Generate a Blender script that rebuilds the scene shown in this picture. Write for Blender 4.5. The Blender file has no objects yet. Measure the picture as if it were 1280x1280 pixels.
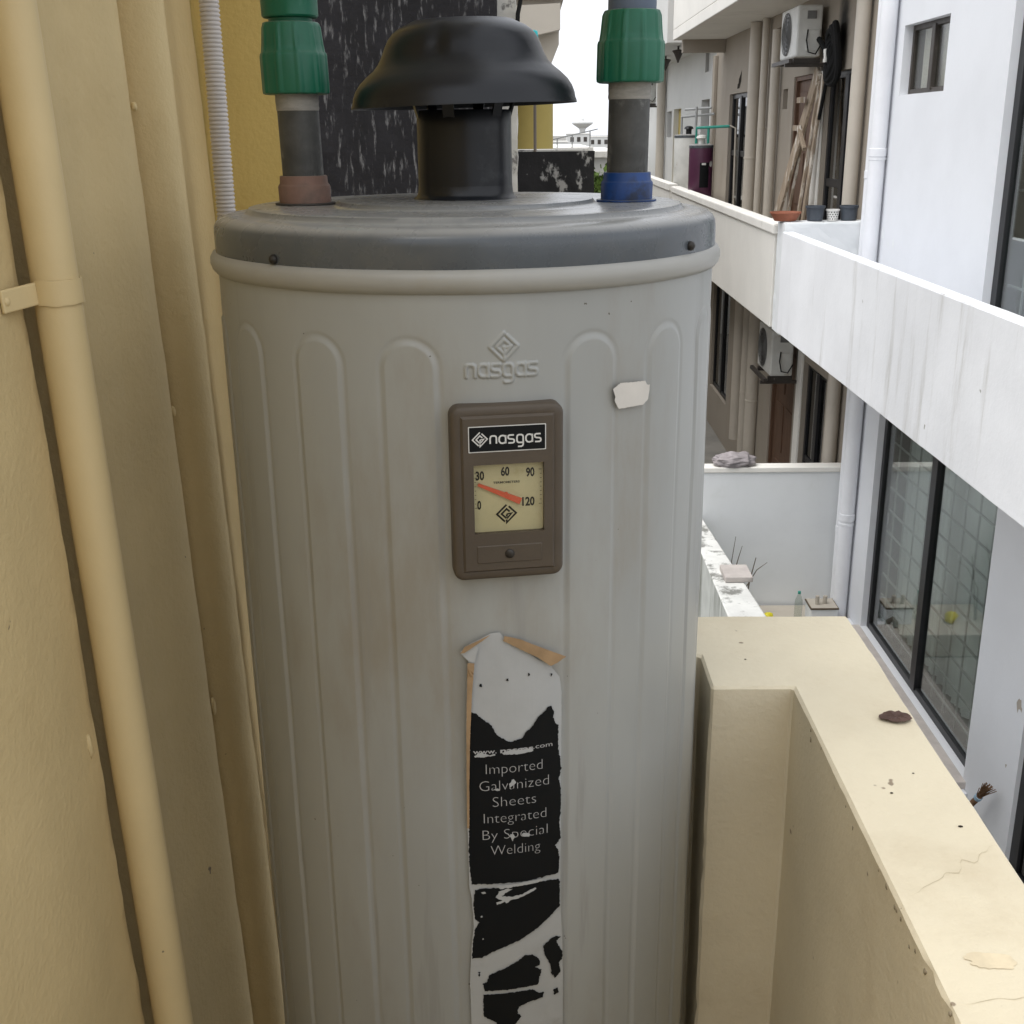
import bpy, bmesh, math, random
import numpy as np
from math import sin, cos, radians as rad, pi, hypot, atan2
from mathutils import Vector, Matrix, noise
random.seed(7)
S = bpy.context.scene
COL = S.collection
EZ = 5.05            # height of the viewer's eye above the lane; geometry below is written relative to the eye

# ---------------------------------------------------------------- camera
cd = bpy.data.cameras.new('camera'); cam = bpy.data.objects.new('camera', cd); COL.objects.link(cam)
Rm = ((0.99988495, 0.00703125, 0.01344019), (0.01055909, 0.3134729, -0.94953844), (-0.01088958, 0.94957111, 0.3133626))
cam.matrix_world = Matrix.Translation((0, 0, EZ)) @ Matrix(Rm).to_4x4()
cd.lens = 40.467; cd.sensor_width = 36; cd.clip_start = 0.02; cd.clip_end = 3000
S.camera = cam

# ---------------------------------------------------------------- sky, sun, exposure (bright overcast)
SUN_EL, SUN_AZ = 66, 238
w = bpy.data.worlds.new('World'); S.world = w; w.use_nodes = True
nt = w.node_tree; nt.nodes.clear()
sky = nt.nodes.new('ShaderNodeTexSky'); sky.sky_type = 'NISHITA'; sky.sun_disc = False
sky.sun_elevation = rad(SUN_EL); sky.sun_rotation = rad(SUN_AZ); sky.dust_density = 4; sky.air_density = 1
hs = nt.nodes.new('ShaderNodeHueSaturation'); hs.inputs['Saturation'].default_value = 0.22
mx = nt.nodes.new('ShaderNodeMix'); mx.data_type = 'RGBA'; mx.inputs['Factor'].default_value = 0.7
mx.inputs['B'].default_value = (9.0, 9.3, 9.9, 1)
bg = nt.nodes.new('ShaderNodeBackground'); bg.inputs['Strength'].default_value = 0.1
out = nt.nodes.new('ShaderNodeOutputWorld')
nt.links.new(sky.outputs[0], hs.inputs['Color']); nt.links.new(hs.outputs[0], mx.inputs['A'])
nt.links.new(mx.outputs['Result'], bg.inputs[0]); nt.links.new(bg.outputs[0], out.inputs[0])
sd = bpy.data.lights.new('sun', 'SUN'); so = bpy.data.objects.new('sun', sd); COL.objects.link(so)
sd.energy = 1.1; sd.angle = rad(40); sd.color = (1, 0.97, 0.92)
so.rotation_euler = (rad(90 - SUN_EL), 0, rad(180 - SUN_AZ))   # light comes from the left, high over the roof
so.location = (0, 0, 30)
S.view_settings.view_transform = 'Standard'; S.view_settings.look = 'None'
S.view_settings.exposure = 0.8; S.view_settings.gamma = 1; S.view_settings.use_curve_mapping = False
S.cycles.max_bounces = 7; S.cycles.diffuse_bounces = 4; S.cycles.glossy_bounces = 3; S.cycles.transparent_max_bounces = 12

# ---------------------------------------------------------------- materials
def lin(c): return tuple(((x / 255) / 12.92 if x / 255 <= .04045 else ((x / 255 + .055) / 1.055) ** 2.4) for x in c)
MATS = {}
def mat(name, col, rough=.6, spec=.4, var=.12, vscale=6, stretch=(1, 1, 1), bump=0, bscale=60, metal=0, second=None, smin=.52, smax=.62, sscale=5, sstretch=(1, 1, 1), spots=None, spot_t=.7, spot_s=90, rvar=0, coat=0, dust=None, soot=None, scuff=None):
    if name in MATS: return MATS[name]
    m = bpy.data.materials.new(name); m.use_nodes = True; t = m.node_tree; N = t.nodes; L = t.links
    b = N['Principled BSDF']; b.inputs['Roughness'].default_value = rough; b.inputs['Metallic'].default_value = metal
    b.inputs['Specular IOR Level'].default_value = spec; b.inputs['Coat Weight'].default_value = coat
    tc = N.new('ShaderNodeTexCoord')
    def nz(scale, st, detail=6, rgh=.6):
        mp = N.new('ShaderNodeMapping'); mp.inputs['Scale'].default_value = st; L.new(tc.outputs['Object'], mp.inputs[0])
        n = N.new('ShaderNodeTexNoise'); n.inputs['Scale'].default_value = scale; n.inputs['Detail'].default_value = detail
        n.inputs['Roughness'].default_value = rgh; L.new(mp.outputs[0], n.inputs['Vector']); return n.outputs['Fac']
    def ramp(sock, a, bb):
        r = N.new('ShaderNodeMapRange'); r.inputs['From Min'].default_value = a; r.inputs['From Max'].default_value = bb; r.interpolation_type = 'SMOOTHSTEP'
        L.new(sock, r.inputs['Value']); return r.outputs[0]
    def mixc(f, A, B):
        x = N.new('ShaderNodeMix'); x.data_type = 'RGBA'
        L.new(f, x.inputs['Factor'])
        for k, v in (('A', A), ('B', B)):
            if hasattr(v, 'is_output'): L.new(v, x.inputs[k])
            else: x.inputs[k].default_value = (*v, 1)
        return x.outputs['Result']
    c = col
    n1 = nz(vscale, stretch)
    cur = mixc(ramp(n1, .3, .7), tuple(max(0, x * (1 - var)) for x in c), tuple(min(1, x * (1 + var * .7)) for x in c))
    if second: cur = mixc(ramp(nz(sscale, sstretch, 8, .65), smin, smax), cur, second)
    if spots: cur = mixc(ramp(nz(spot_s, (1, 1, 1), 2, .5), spot_t, spot_t + .03), cur, spots)
    if scuff:     # rubbed streaks and runs
        ml = N.new('ShaderNodeMath'); ml.operation = 'MULTIPLY'; L.new(ramp(nz(scuff[1], (1, 1, scuff[3]), 4, .6), scuff[2], scuff[2] + .08), ml.inputs[0]); ml.inputs[1].default_value = .6
        cur = mixc(ml.outputs[0], cur, scuff[0])
    if dust:      # grime that has settled on upward surfaces
        ge = N.new('ShaderNodeNewGeometry'); sp = N.new('ShaderNodeSeparateXYZ'); L.new(ge.outputs['Normal'], sp.inputs[0])
        ml = N.new('ShaderNodeMath'); ml.operation = 'MULTIPLY'; L.new(ramp(sp.outputs[2], .35, .97), ml.inputs[0]); L.new(ramp(nz(26, (1, 1, 1), 7, .7), .05, .5), ml.inputs[1])
        cur = mixc(ml.outputs[0], cur, dust)
    if soot:      # burn mark on the wall round the hose coil
        vm = N.new('ShaderNodeVectorMath'); vm.operation = 'DISTANCE'; mp2 = N.new('ShaderNodeMapping'); mp2.inputs['Scale'].default_value = (1, 1.5, .9); L.new(tc.outputs['Object'], mp2.inputs[0]); L.new(mp2.outputs[0], vm.inputs[0]); vm.inputs[1].default_value = (soot[0], soot[1] * 1.5, soot[2] * .9)
        ad = N.new('ShaderNodeMath'); ad.operation = 'MULTIPLY_ADD'; ad.inputs[1].default_value = .35; L.new(nz(4, (1, 1, 1)), ad.inputs[0]); L.new(vm.outputs['Value'], ad.inputs[2])
        cur = mixc(ramp(ad.outputs[0], .25, .68), (.022, .02, .018), cur)
    L.new(cur, b.inputs['Base Color'])
    if rvar:
        r = N.new('ShaderNodeMapRange'); r.inputs['To Min'].default_value = max(.02, rough - rvar); r.inputs['To Max'].default_value = min(1, rough + rvar)
        L.new(nz(vscale * 2.3, stretch), r.inputs['Value']); L.new(r.outputs[0], b.inputs['Roughness'])
    if bump:
        bp = N.new('ShaderNodeBump'); bp.inputs['Strength'].default_value = 1; bp.inputs['Distance'].default_value = bump
        L.new(nz(bscale, (1, 1, 1), 5), bp.inputs['Height']); L.new(bp.outputs[0], b.inputs['Normal'])
    MATS[name] = m; return m
def glass_mat(name, tint, refl=.9, rough=.02):
    m = bpy.data.materials.new(name); m.use_nodes = True; t = m.node_tree; N = t.nodes; L = t.links; N.clear()
    o = N.new('ShaderNodeOutputMaterial'); mixs = N.new('ShaderNodeMixShader'); tr = N.new('ShaderNodeBsdfTransparent'); gl = N.new('ShaderNodeBsdfGlossy'); lw_ = N.new('ShaderNodeLayerWeight'); pw = N.new('ShaderNodeMath'); pw.operation = 'POWER'; pw.inputs[1].default_value = 4; f = N.new('ShaderNodeMath'); f.operation = 'MULTIPLY_ADD'; f.inputs[1].default_value = .93; f.inputs[2].default_value = .06; lw_.inputs['Blend'].default_value = .5; L.new(lw_.outputs['Facing'], pw.inputs[0]); L.new(pw.outputs[0], f.inputs[0])
    tr.inputs[0].default_value = (*tint, 1); gl.inputs['Roughness'].default_value = rough; gl.inputs[0].default_value = (refl, refl, refl, 1);
    L.new(f.outputs[0], mixs.inputs[0]); L.new(tr.outputs[0], mixs.inputs[1]); L.new(gl.outputs[0], mixs.inputs[2]); L.new(mixs.outputs[0], o.inputs[0]); return m

CREAM = mat('cream wall paint', (.63, .49, .255), .66, .38, .09, 3, bump=.0013, bscale=130, second=(.53, .395, .19), smin=.5, smax=.75, sscale=2.2, spots=(.2, .15, .1), spot_t=.775, spot_s=55)
CREAMTOP = mat('weathered cream parapet paint', (.70, .625, .465), .8, .25, .06, 4, bump=.0009, bscale=110, second=(.62, .54, .39), smin=.5, smax=.72, sscale=5, spots=(.3, .24, .17), spot_t=.75, spot_s=42)
OCHRE = mat('ochre wall paint', (.70, .53, .19), .75, .3, .07, 3, bump=.0012, bscale=130, spots=(.2, .15, .1), spot_t=.775, spot_s=55)
PIPECREAM = mat('cream painted pipe', (.66, .52, .28), .5, .4, .06, 4, bump=.0005, bscale=60, spots=(.25, .2, .12), spot_t=.77, spot_s=70)
BODY = mat('grey beige heater enamel', (.325, .332, .318), .38, .5, .07, 5, (1, 1, .25), bump=.0002, bscale=30, scuff=((.265, .265, .25), 34, .60, .07), second=(.268, .250, .212), smin=.48, smax=.72, sscale=6, sstretch=(1, 1, .3), rvar=.1, spots=(.10, .09, .07), spot_t=.78, spot_s=160)
LID = mat('dark grey heater lid enamel', (.082, .094, .106), .28, .5, .1, 12, bump=.0002, bscale=30, second=(.10, .105, .108), smin=.45, smax=.75, sscale=16, sstretch=(1, 1, 1), rvar=.12, dust=(.30, .30, .29), spots=(.5, .5, .47), spot_t=.80, spot_s=210)
BLACK = mat('black enamel', (.0042, .0053, .008), .36, .42, .2, 8, bump=.0003, bscale=25, second=(.03, .032, .035), smin=.58, smax=.74, sscale=17, rvar=.12, dust=(.02, .022, .026), spots=(.3, .3, .28), spot_t=.80, spot_s=120)
GREEN = mat('green plastic', (.006, .115, .062), .4, .45, .1, 20, dust=(.12, .15, .12), scuff=((.05, .16, .11), 60, .6, .3), bump=.0002, bscale=80, second=(.03, .13, .085), smin=.6, smax=.8, sscale=14)
GALV = mat('old galvanised steel', (.085, .085, .08), .6, .4, .3, 30, metal=.3, second=(.27, .265, .25), smin=.5, smax=.66, sscale=20, scuff=((.03, .028, .025), 45, .58, .3), bump=.0002, bscale=120)
TAPEW = mat('thread seal tape', (.30, .285, .255), .7, .3, .15, 60, (1, 1, 4), bump=.0004, bscale=200)
TERRA = mat('brown plastic collar', (.215, .13, .10), .65, .3, .15, 30, dust=(.2, .16, .13), second=(.14, .10, .08), smin=.5, smax=.7, sscale=20)
BLUE = mat('blue plastic collar', (.010, .05, .19), .45, .4, .2, 25, second=(.012, .02, .045), smin=.5, smax=.66, sscale=18, dust=(.12, .13, .14))
RUBBER = mat('dark washer', (.05, .045, .04), .7)
GREYPIPE = mat('blue grey plastic pipe', (.10, .13, .18), .5)
TAUPE = mat('taupe plastic', (.080, .063, .046), .5, .4, .08, 30, bump=.0001, bscale=300, spots=(.4, .38, .33), spot_t=.82, spot_s=190)
DIAL = mat('yellowed dial card', (.52, .48, .30), .55, .4, .06, 40, second=(.36, .3, .14), smin=.55, smax=.8, sscale=30)
INK = mat('black print', (.007, .008, .009), .55, .15, .1)
PRINTW = mat('white print', (.62, .62, .6), .6, .3, .05)
PRINTG = mat('grey thin print', (.40, .40, .40), .6, .3, .05)
REDN = mat('red needle plastic', (.62, .10, .045), .45)
STICKW = mat('worn sticker paper', (.40, .41, .41), .6, .3, .05, 20, bump=.0002, bscale=90, second=(.32, .32, .31), smin=.55, smax=.75, sscale=18)
KRAFT = mat('brown sticker backing', (.34, .23, .13), .8, .2, .15, 60)
STEEL = mat('dark screw', (.04, .036, .032), .5, metal=.5)
WHITEWALL = mat('white facade paint', (.74, .755, .785), .8, .25, .03, 1.5, bump=.001, bscale=40, second=(.66, .66, .66), smin=.62, smax=.85, sscale=1.4, sstretch=(1, 1, .2))
WHITEDIRTY = mat('streaked white paint', (.85, .862, .885), .8, .25, .05, 1.5, bump=.002, bscale=30, second=(.50, .49, .46), smin=.53, smax=.80, sscale=5, sstretch=(1, 1, .09), spots=(.35, .34, .3), spot_t=.77, spot_s=9)
CREAMFAR = mat('pale cream facade paint', (.34, .30, .25), .8, .25, .05, 1.2, bump=.001, bscale=30, second=(.29, .24, .195), smin=.52, smax=.85, sscale=1.5, sstretch=(1, 1, .35), soot=(-.7, -3.62, 6.08))
PARFAR = mat('pale cream parapet paint', (.76, .74, .69), .8, .25, .05, 1.2, second=(.6, .58, .53), smin=.55, smax=.85, sscale=1.6, sstretch=(1, 1, .25))
COPING = mat('white coping paint', (.82, .80, .75), .8, .25, .06, 2, second=(.55, .53, .48), smin=.58, smax=.8, sscale=3)
GREYWALL = mat('grey white plaster', (.78, .80, .81), .85, .2, .05, 1.4, second=(.68, .70, .69), smin=.5, smax=.8, sscale=1.4)
MOULD = mat('mouldy white plaster', (.74, .74, .71), .85, .2, .1, 4, second=(.25, .25, .23), smin=.5, smax=.62, sscale=5, bump=.004, bscale=22)
MOULDV = mat('streaked mouldy plaster', (.58, .60, .57), .85, .2, .1, 4, second=(.26, .27, .24), smin=.48, smax=.66, sscale=4, sstretch=(1, 1, .12), bump=.004, bscale=22)
PIPEW = mat('white pvc pipe', (.78, .79, .82), .5, .4, .04, 3, second=(.68, .66, .63), smin=.6, smax=.8, sscale=3, sstretch=(1, 1, .2))
PIPEC = mat('cream pvc pipe', (.50, .455, .39), .55, .4, .05, 3)
FRAME = mat('black window frame', (.012, .012, .014), .4, .5, .2)
FRAMEB = mat('dark brown window frame', (.05, .042, .036), .5, .4, .2, second=(.2, .18, .16), smin=.6, smax=.75, sscale=12)
DARKROOM = mat('dim room', (.10, .10, .095), .9)
CURTAIN = mat('pale grey curtain', (.74, .75, .75), .9, .1, .06, 3)
CURTAIN2 = mat('beige curtain', (.40, .36, .31), .9, .1, .1, 3)
FROST = mat('frosted pane', (.42, .42, .39), .35, .5, .06, 4)
BAR = mat('grey painted steel bar', (.34, .35, .35), .5)
SILL = mat('pinkish stone sill', (.52, .475, .445), .7, .3, .1, 8)
WOODDOOR = mat('brown wooden door', (.12, .066, .04), .6, .35, .25, 5, (6, 6, .6))
PLANK = mat('weathered plank', (.34, .27, .2), .85, .2, .25, 6, (5, 5, .5), second=(.62, .57, .5), smin=.52, smax=.62, sscale=4, sstretch=(2, 2, .6))
CLAY = mat('terracotta', (.30, .11, .065), .7, .3, .15, 20)
POTGREY = mat('dark grey plastic pot', (.055, .065, .08), .5)
POTWHITE = mat('white glazed pot', (.72, .71, .68), .4)
ACWHITE = mat('aged white metal casing', (.62, .62, .59), .5, .4, .08, 5, second=(.42, .37, .3), smin=.6, smax=.75, sscale=7)
ACDARK = mat('grey grille', (.16, .16, .155), .6)
HOSE = mat('black foam hose', (.012, .012, .012), .9, .2)
PURPLE = mat('purple enamel', (.075, .02, .05), .4, .5, .1, 6)
TURQ = mat('turquoise plastic pipe', (.03, .27, .21), .5)
ASPH = mat('concrete lane', (.24, .23, .21), .9, .2, .2, 1.2, second=(.2, .19, .18), smin=.5, smax=.7, sscale=1)
BITUMEN = mat('flaking black bitumen paint', (.011, .0105, .013), .75, .3, .3, 14, (1, 1, .35), bump=.002, bscale=50, second=(.15, .15, .153), smin=.53, smax=.68, sscale=80, sstretch=(1, 1, .2))
BITUMEN2 = mat('patchy black bitumen paint', (.015, .014, .014), .75, .3, .3, 14, bump=.002, bscale=50, second=(.30, .29, .27), smin=.55, smax=.63, sscale=28, sstretch=(1, 1, .6))
YELLOWCOL = mat('mustard column paint', (.45, .35, .11), .7, .3, .06, 5)
BEIGE = mat('beige concrete', (.46, .42, .36), .85, .2, .08, 2)
PALE = mat('pale render', (.60, .60, .58), .85, .2, .05, .6)
TREE = mat('tree leaf', (.10, .16, .035), .7, .2, .35, 5)
BARK = mat('bark', (.12, .09, .06), .9)
LEAFD = mat('dead leaf', (.10, .062, .05), .85, .2, .25, 60)
CYAN = mat('cyan plastic', (.02, .50, .52), .5)
YELP = mat('yellow plastic', (.75, .66, .03), .5)
CLOTH = mat('grey pink cloth', (.34, .31, .315), .95, .1, .2, 14)
STRAW = mat('straw bristle', (.22, .13, .075), .9, .1, .3, 40)
FLEX = mat('white corrugated conduit', (.60, .56, .53), .5, .4, .04, 8)
TWIG = mat('dry twig', (.16, .135, .11), .9)
STAIN = mat('beige stain', (.70, .60, .42), .8, .2, .1, 60)
CHIP = mat('chipped plaster', (.30, .255, .18), .9, .1, .2, 200)
CRACK = mat('crack dirt', (.50, .43, .29), .9, .1)
DIRT = mat('dark dirt', (.035, .029, .023), .95, .1)
PEELW = mat('peeling white edge', (.62, .60, .55), .85, .2, .1, 10, second=(.2, .19, .18), smin=.55, smax=.63, sscale=16)
GLASS = glass_mat('window glass', (.82, .86, .84), .9)
GLASSD = glass_mat('dark window glass', (.35, .36, .36), .8)
LENS = glass_mat('dial cover plastic', (.93, .92, .88), .5, .12)
BOTTLE = glass_mat('clear bottle plastic', (.85, .88, .86), .7, .1)

# ---------------------------------------------------------------- object helpers
BASE = {}
def tag(o, label=None, cat=None, group=None, kind=None):
    if label: o['label'] = label
    if cat: o['category'] = cat
    if group: o['group'] = group
    if kind: o['kind'] = kind
    return o
def thing(name, loc, label, cat, group=None):
    o = bpy.data.objects.new(name, None); COL.objects.link(o); o.empty_display_size = .1
    o.location = (loc[0], loc[1], loc[2] + EZ); BASE[o.name] = Vector(loc)
    return tag(o, label, cat, group)
class G:
    def __init__(s): s.v = []; s.f = []
    def add(s, vs, fs):
        n = len(s.v); s.v += [tuple(v) for v in vs]; s.f += [tuple(i + n for i in f) for f in fs]; return s
    def box(s, x0, x1, y0, y1, z0, z1):
        x0, x1 = sorted((x0, x1)); y0, y1 = sorted((y0, y1)); z0, z1 = sorted((z0, z1))
        return s.add([(x0, y0, z0), (x1, y0, z0), (x1, y1, z0), (x0, y1, z0), (x0, y0, z1), (x1, y0, z1), (x1, y1, z1), (x0, y1, z1)],
                     [(0, 3, 2, 1), (4, 5, 6, 7), (0, 1, 5, 4), (1, 2, 6, 5), (2, 3, 7, 6), (3, 0, 4, 7)])
    def beam(s, a, b, wx, wy, up=(0, 0, 1)):
        a = Vector(a); b = Vector(b); d = (b - a).normalized(); u = Vector(up)
        if abs(d.dot(u)) > .98: u = Vector((1, 0, 0))
        p = d.cross(u).normalized(); q = p.cross(d).normalized(); vs = []
        for e in (a, b):
            for i, j in ((-1, -1), (1, -1), (1, 1), (-1, 1)): vs.append(e + p * i * wx / 2 + q * j * wy / 2)
        return s.add(vs, [(3, 2, 1, 0), (4, 5, 6, 7), (0, 1, 5, 4), (1, 2, 6, 5), (2, 3, 7, 6), (3, 0, 4, 7)])
    def lathe(s, prof, c=(0, 0), seg=48, caps=True, fn=None):
        vs = []; fs = []
        for k, (r, z) in enumerate(prof):
            for i in range(seg):
                a = 2 * pi * i / seg; rr = r if not fn else fn(r, z, a)
                vs.append((c[0] + rr * cos(a), c[1] + rr * sin(a), z))
        for k in range(len(prof) - 1):
            for i in range(seg):
                j = (i + 1) % seg; fs.append((k * seg + i, k * seg + j, (k + 1) * seg + j, (k + 1) * seg + i))
        if caps:
            fs.append(tuple(reversed(range(seg)))); n = (len(prof) - 1) * seg; fs.append(tuple(n + i for i in range(seg)))
        return s.add(vs, fs)
    def tube(s, path, r, seg=10, rfn=None):
        P = [Vector(p) for p in path]; vs = []; fs = []; prev = None
        for k, p in enumerate(P):
            d = (P[min(k + 1, len(P) - 1)] - P[max(k - 1, 0)]).normalized()
            if prev is None:
                u = Vector((0, 0, 1)) if abs(d.z) < .9 else Vector((1, 0, 0)); prev = d.cross(u).normalized()
            a = (prev - d * prev.dot(d)).normalized(); b = d.cross(a); prev = a
            rr = r if rfn is None else rfn(k)
            for i in range(seg):
                t = 2 * pi * i / seg; vs.append(p + a * cos(t) * rr + b * sin(t) * rr)
        for k in range(len(P) - 1):
            for i in range(seg):
                j = (i + 1) % seg; fs.append((k * seg + i, k * seg + j, (k + 1) * seg + j, (k + 1) * seg + i))
        fs.append(tuple(reversed(range(seg)))); n = (len(P) - 1) * seg; fs.append(tuple(n + i for i in range(seg)))
        return s.add(vs, fs)
    def xform(s, fn): s.v = [tuple(fn(*v)) for v in s.v]; return s
    def build(s, name, m, parent=None, smooth=False, bevel=0, base=None, seg=2, label=None, cat=None, group=None, kind=None):
        me = bpy.data.meshes.new(name)
        if parent is not None: b = BASE[parent.name]
        else:
            if base is None:
                a = np.array(s.v); b = Vector(((a[:, 0].min() + a[:, 0].max()) / 2, (a[:, 1].min() + a[:, 1].max()) / 2, a[:, 2].min()))
            else: b = Vector(base)
        me.from_pydata([(v[0] - b.x, v[1] - b.y, v[2] - b.z) for v in s.v], [], s.f)
        bm = bmesh.new(); bm.from_mesh(me)
        bmesh.ops.recalc_face_normals(bm, faces=bm.faces)
        if bevel:
            es = [e for e in bm.edges if len(e.link_faces) == 2 and e.calc_face_angle(0) > .5]
            bmesh.ops.bevel(bm, geom=es, offset=bevel, segments=seg, profile=.5, affect='EDGES', clamp_overlap=True)
        if smooth:
            for f in bm.faces: f.smooth = True
            for e in bm.edges:
                if len(e.link_faces) == 2 and e.calc_face_angle(0) > rad(38): e.smooth = False
        bm.to_mesh(me); bm.free()
        me.materials.append(m)
        o = bpy.data.objects.new(name, me); COL.objects.link(o); BASE[o.name] = b
        if parent is not None: o.parent = parent
        else: o.location = (b.x, b.y, b.z + EZ)
        return tag(o, label, cat, group, kind)
def dup(o, d=(0, 0, 0), parent=None, label=None):
    c = o.copy(); COL.objects.link(c); c.location = Vector(o.location) + Vector(d); BASE[c.name] = BASE[o.name]
    c.parent = parent if parent is not None else o.parent
    if label: c['label'] = label
    return c
def holes_face(g, M, u0, u1, v0, v1, holes, depth, step=None):
    """front face with rectangular openings, plus reveals going back by depth; M(u,v,w)->xyz"""
    us = sorted({u0, u1, *[h[0] for h in holes], *[h[1] for h in holes]}); vs = sorted({v0, v1, *[h[2] for h in holes], *[h[3] for h in holes]})
    for i in range(len(us) - 1):
        for j in range(len(vs) - 1):
            cu = (us[i] + us[i + 1]) / 2; cv = (vs[j] + vs[j + 1]) / 2
            if any(h[0] < cu < h[1] and h[2] < cv < h[3] for h in holes): continue
            g.add([M(us[i], vs[j], 0), M(us[i + 1], vs[j], 0), M(us[i + 1], vs[j + 1], 0), M(us[i], vs[j + 1], 0)], [(0, 1, 2, 3)])
    for h in holes:
        a, b, c, d = h[:4]; dp = h[4] if len(h) > 4 else depth
        for (p, q) in (((a, c), (b, c)), ((b, c), (b, d)), ((b, d), (a, d)), ((a, d), (a, c))):
            g.add([M(*p, 0), M(*q, 0), M(*q, dp), M(*p, dp)], [(0, 1, 2, 3)])
    return g
def lump(o, amp, sc, amp2=0, sc2=1):
    for v in o.data.vertices:
        p = v.co + Vector((3.1, 7.7, 1.3)); n = v.normal
        v.co += n * (noise.noise(p * sc) * amp + (noise.noise(p * sc2) * amp2 if amp2 else 0))
def gridcut(g, cuts):
    """cut all faces of G along axis planes so that they can be displaced"""
    bm = bmesh.new(); vs = [bm.verts.new(v) for v in g.v]
    for f in g.f:
        try: bm.faces.new([vs[i] for i in f])
        except ValueError: pass
    bmesh.ops.recalc_face_normals(bm, faces=bm.faces)
    return bm
def cutbm(bm, axis, a, b, step):
    n = Vector((0, 0, 0)); n[axis] = 1; x = a
    while x < b:
        c = Vector((0, 0, 0)); c[axis] = x
        bmesh.ops.bisect_plane(bm, geom=bm.verts[:] + bm.edges[:] + bm.faces[:], dist=1e-6, plane_co=c, plane_no=n); x += step
def bm_obj(bm, name, m, parent=None, base=(0, 0, 0), smooth=True, **k):
    b = BASE[parent.name] if parent is not None else Vector(base)
    me = bpy.data.meshes.new(name)
    for v in bm.verts: v.co -= b
    bmesh.ops.recalc_face_normals(bm, faces=bm.faces)
    for f in bm.faces: f.smooth = smooth
    bm.to_mesh(me); bm.free(); me.materials.append(m)
    o = bpy.data.objects.new(name, me); COL.objects.link(o); BASE[o.name] = b
    if parent is not None: o.parent = parent
    else: o.location = (b.x, b.y, b.z + EZ)
    return tag(o, k.get('label'), k.get('cat'), k.get('group'), k.get('kind'))

# ================================================================ SETTING
G().box(-600, 600, -300, 1500, -5.35, -5.05).build('ground', ASPH, base=(0, 0, -5.05), kind='structure')
G().box(-1.2, .405, -1.7, 1.32, -1.62, -1.5).build('balcony_floor', ASPH, kind='structure')
G().box(-1.2, .10, .502, 1.62, .80, .95).build('shade_ceiling', COPING, kind='structure')  # unseen ceiling patch, trimmed to shade the heater and its hood
G().box(-1.2, .42, -1.72, -1.6, -1.499, .799).build('rear_wall', CREAM, kind='structure')
G().box(-1.2, -.56, .45, 1.53, -1.499, .799).build('house_corner', CREAM, kind='structure')
G().box(-1.2, -.432, -1.6, .45, -1.499, .15).build('unseen_low_wall', CREAM, kind='structure')  # unseen wall, cut low so sky light reaches the parapet's inner face
G().box(-4, .398, -3, 1.33, -5.04, -1.625).build('house_base', CREAM, kind='structure')
G().box(-7, -.1, 11.6, 31, -5.04, .8).build('shading_row', BEIGE, kind='structure')  # unseen house block, placed and sized to shade the far facades

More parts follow.
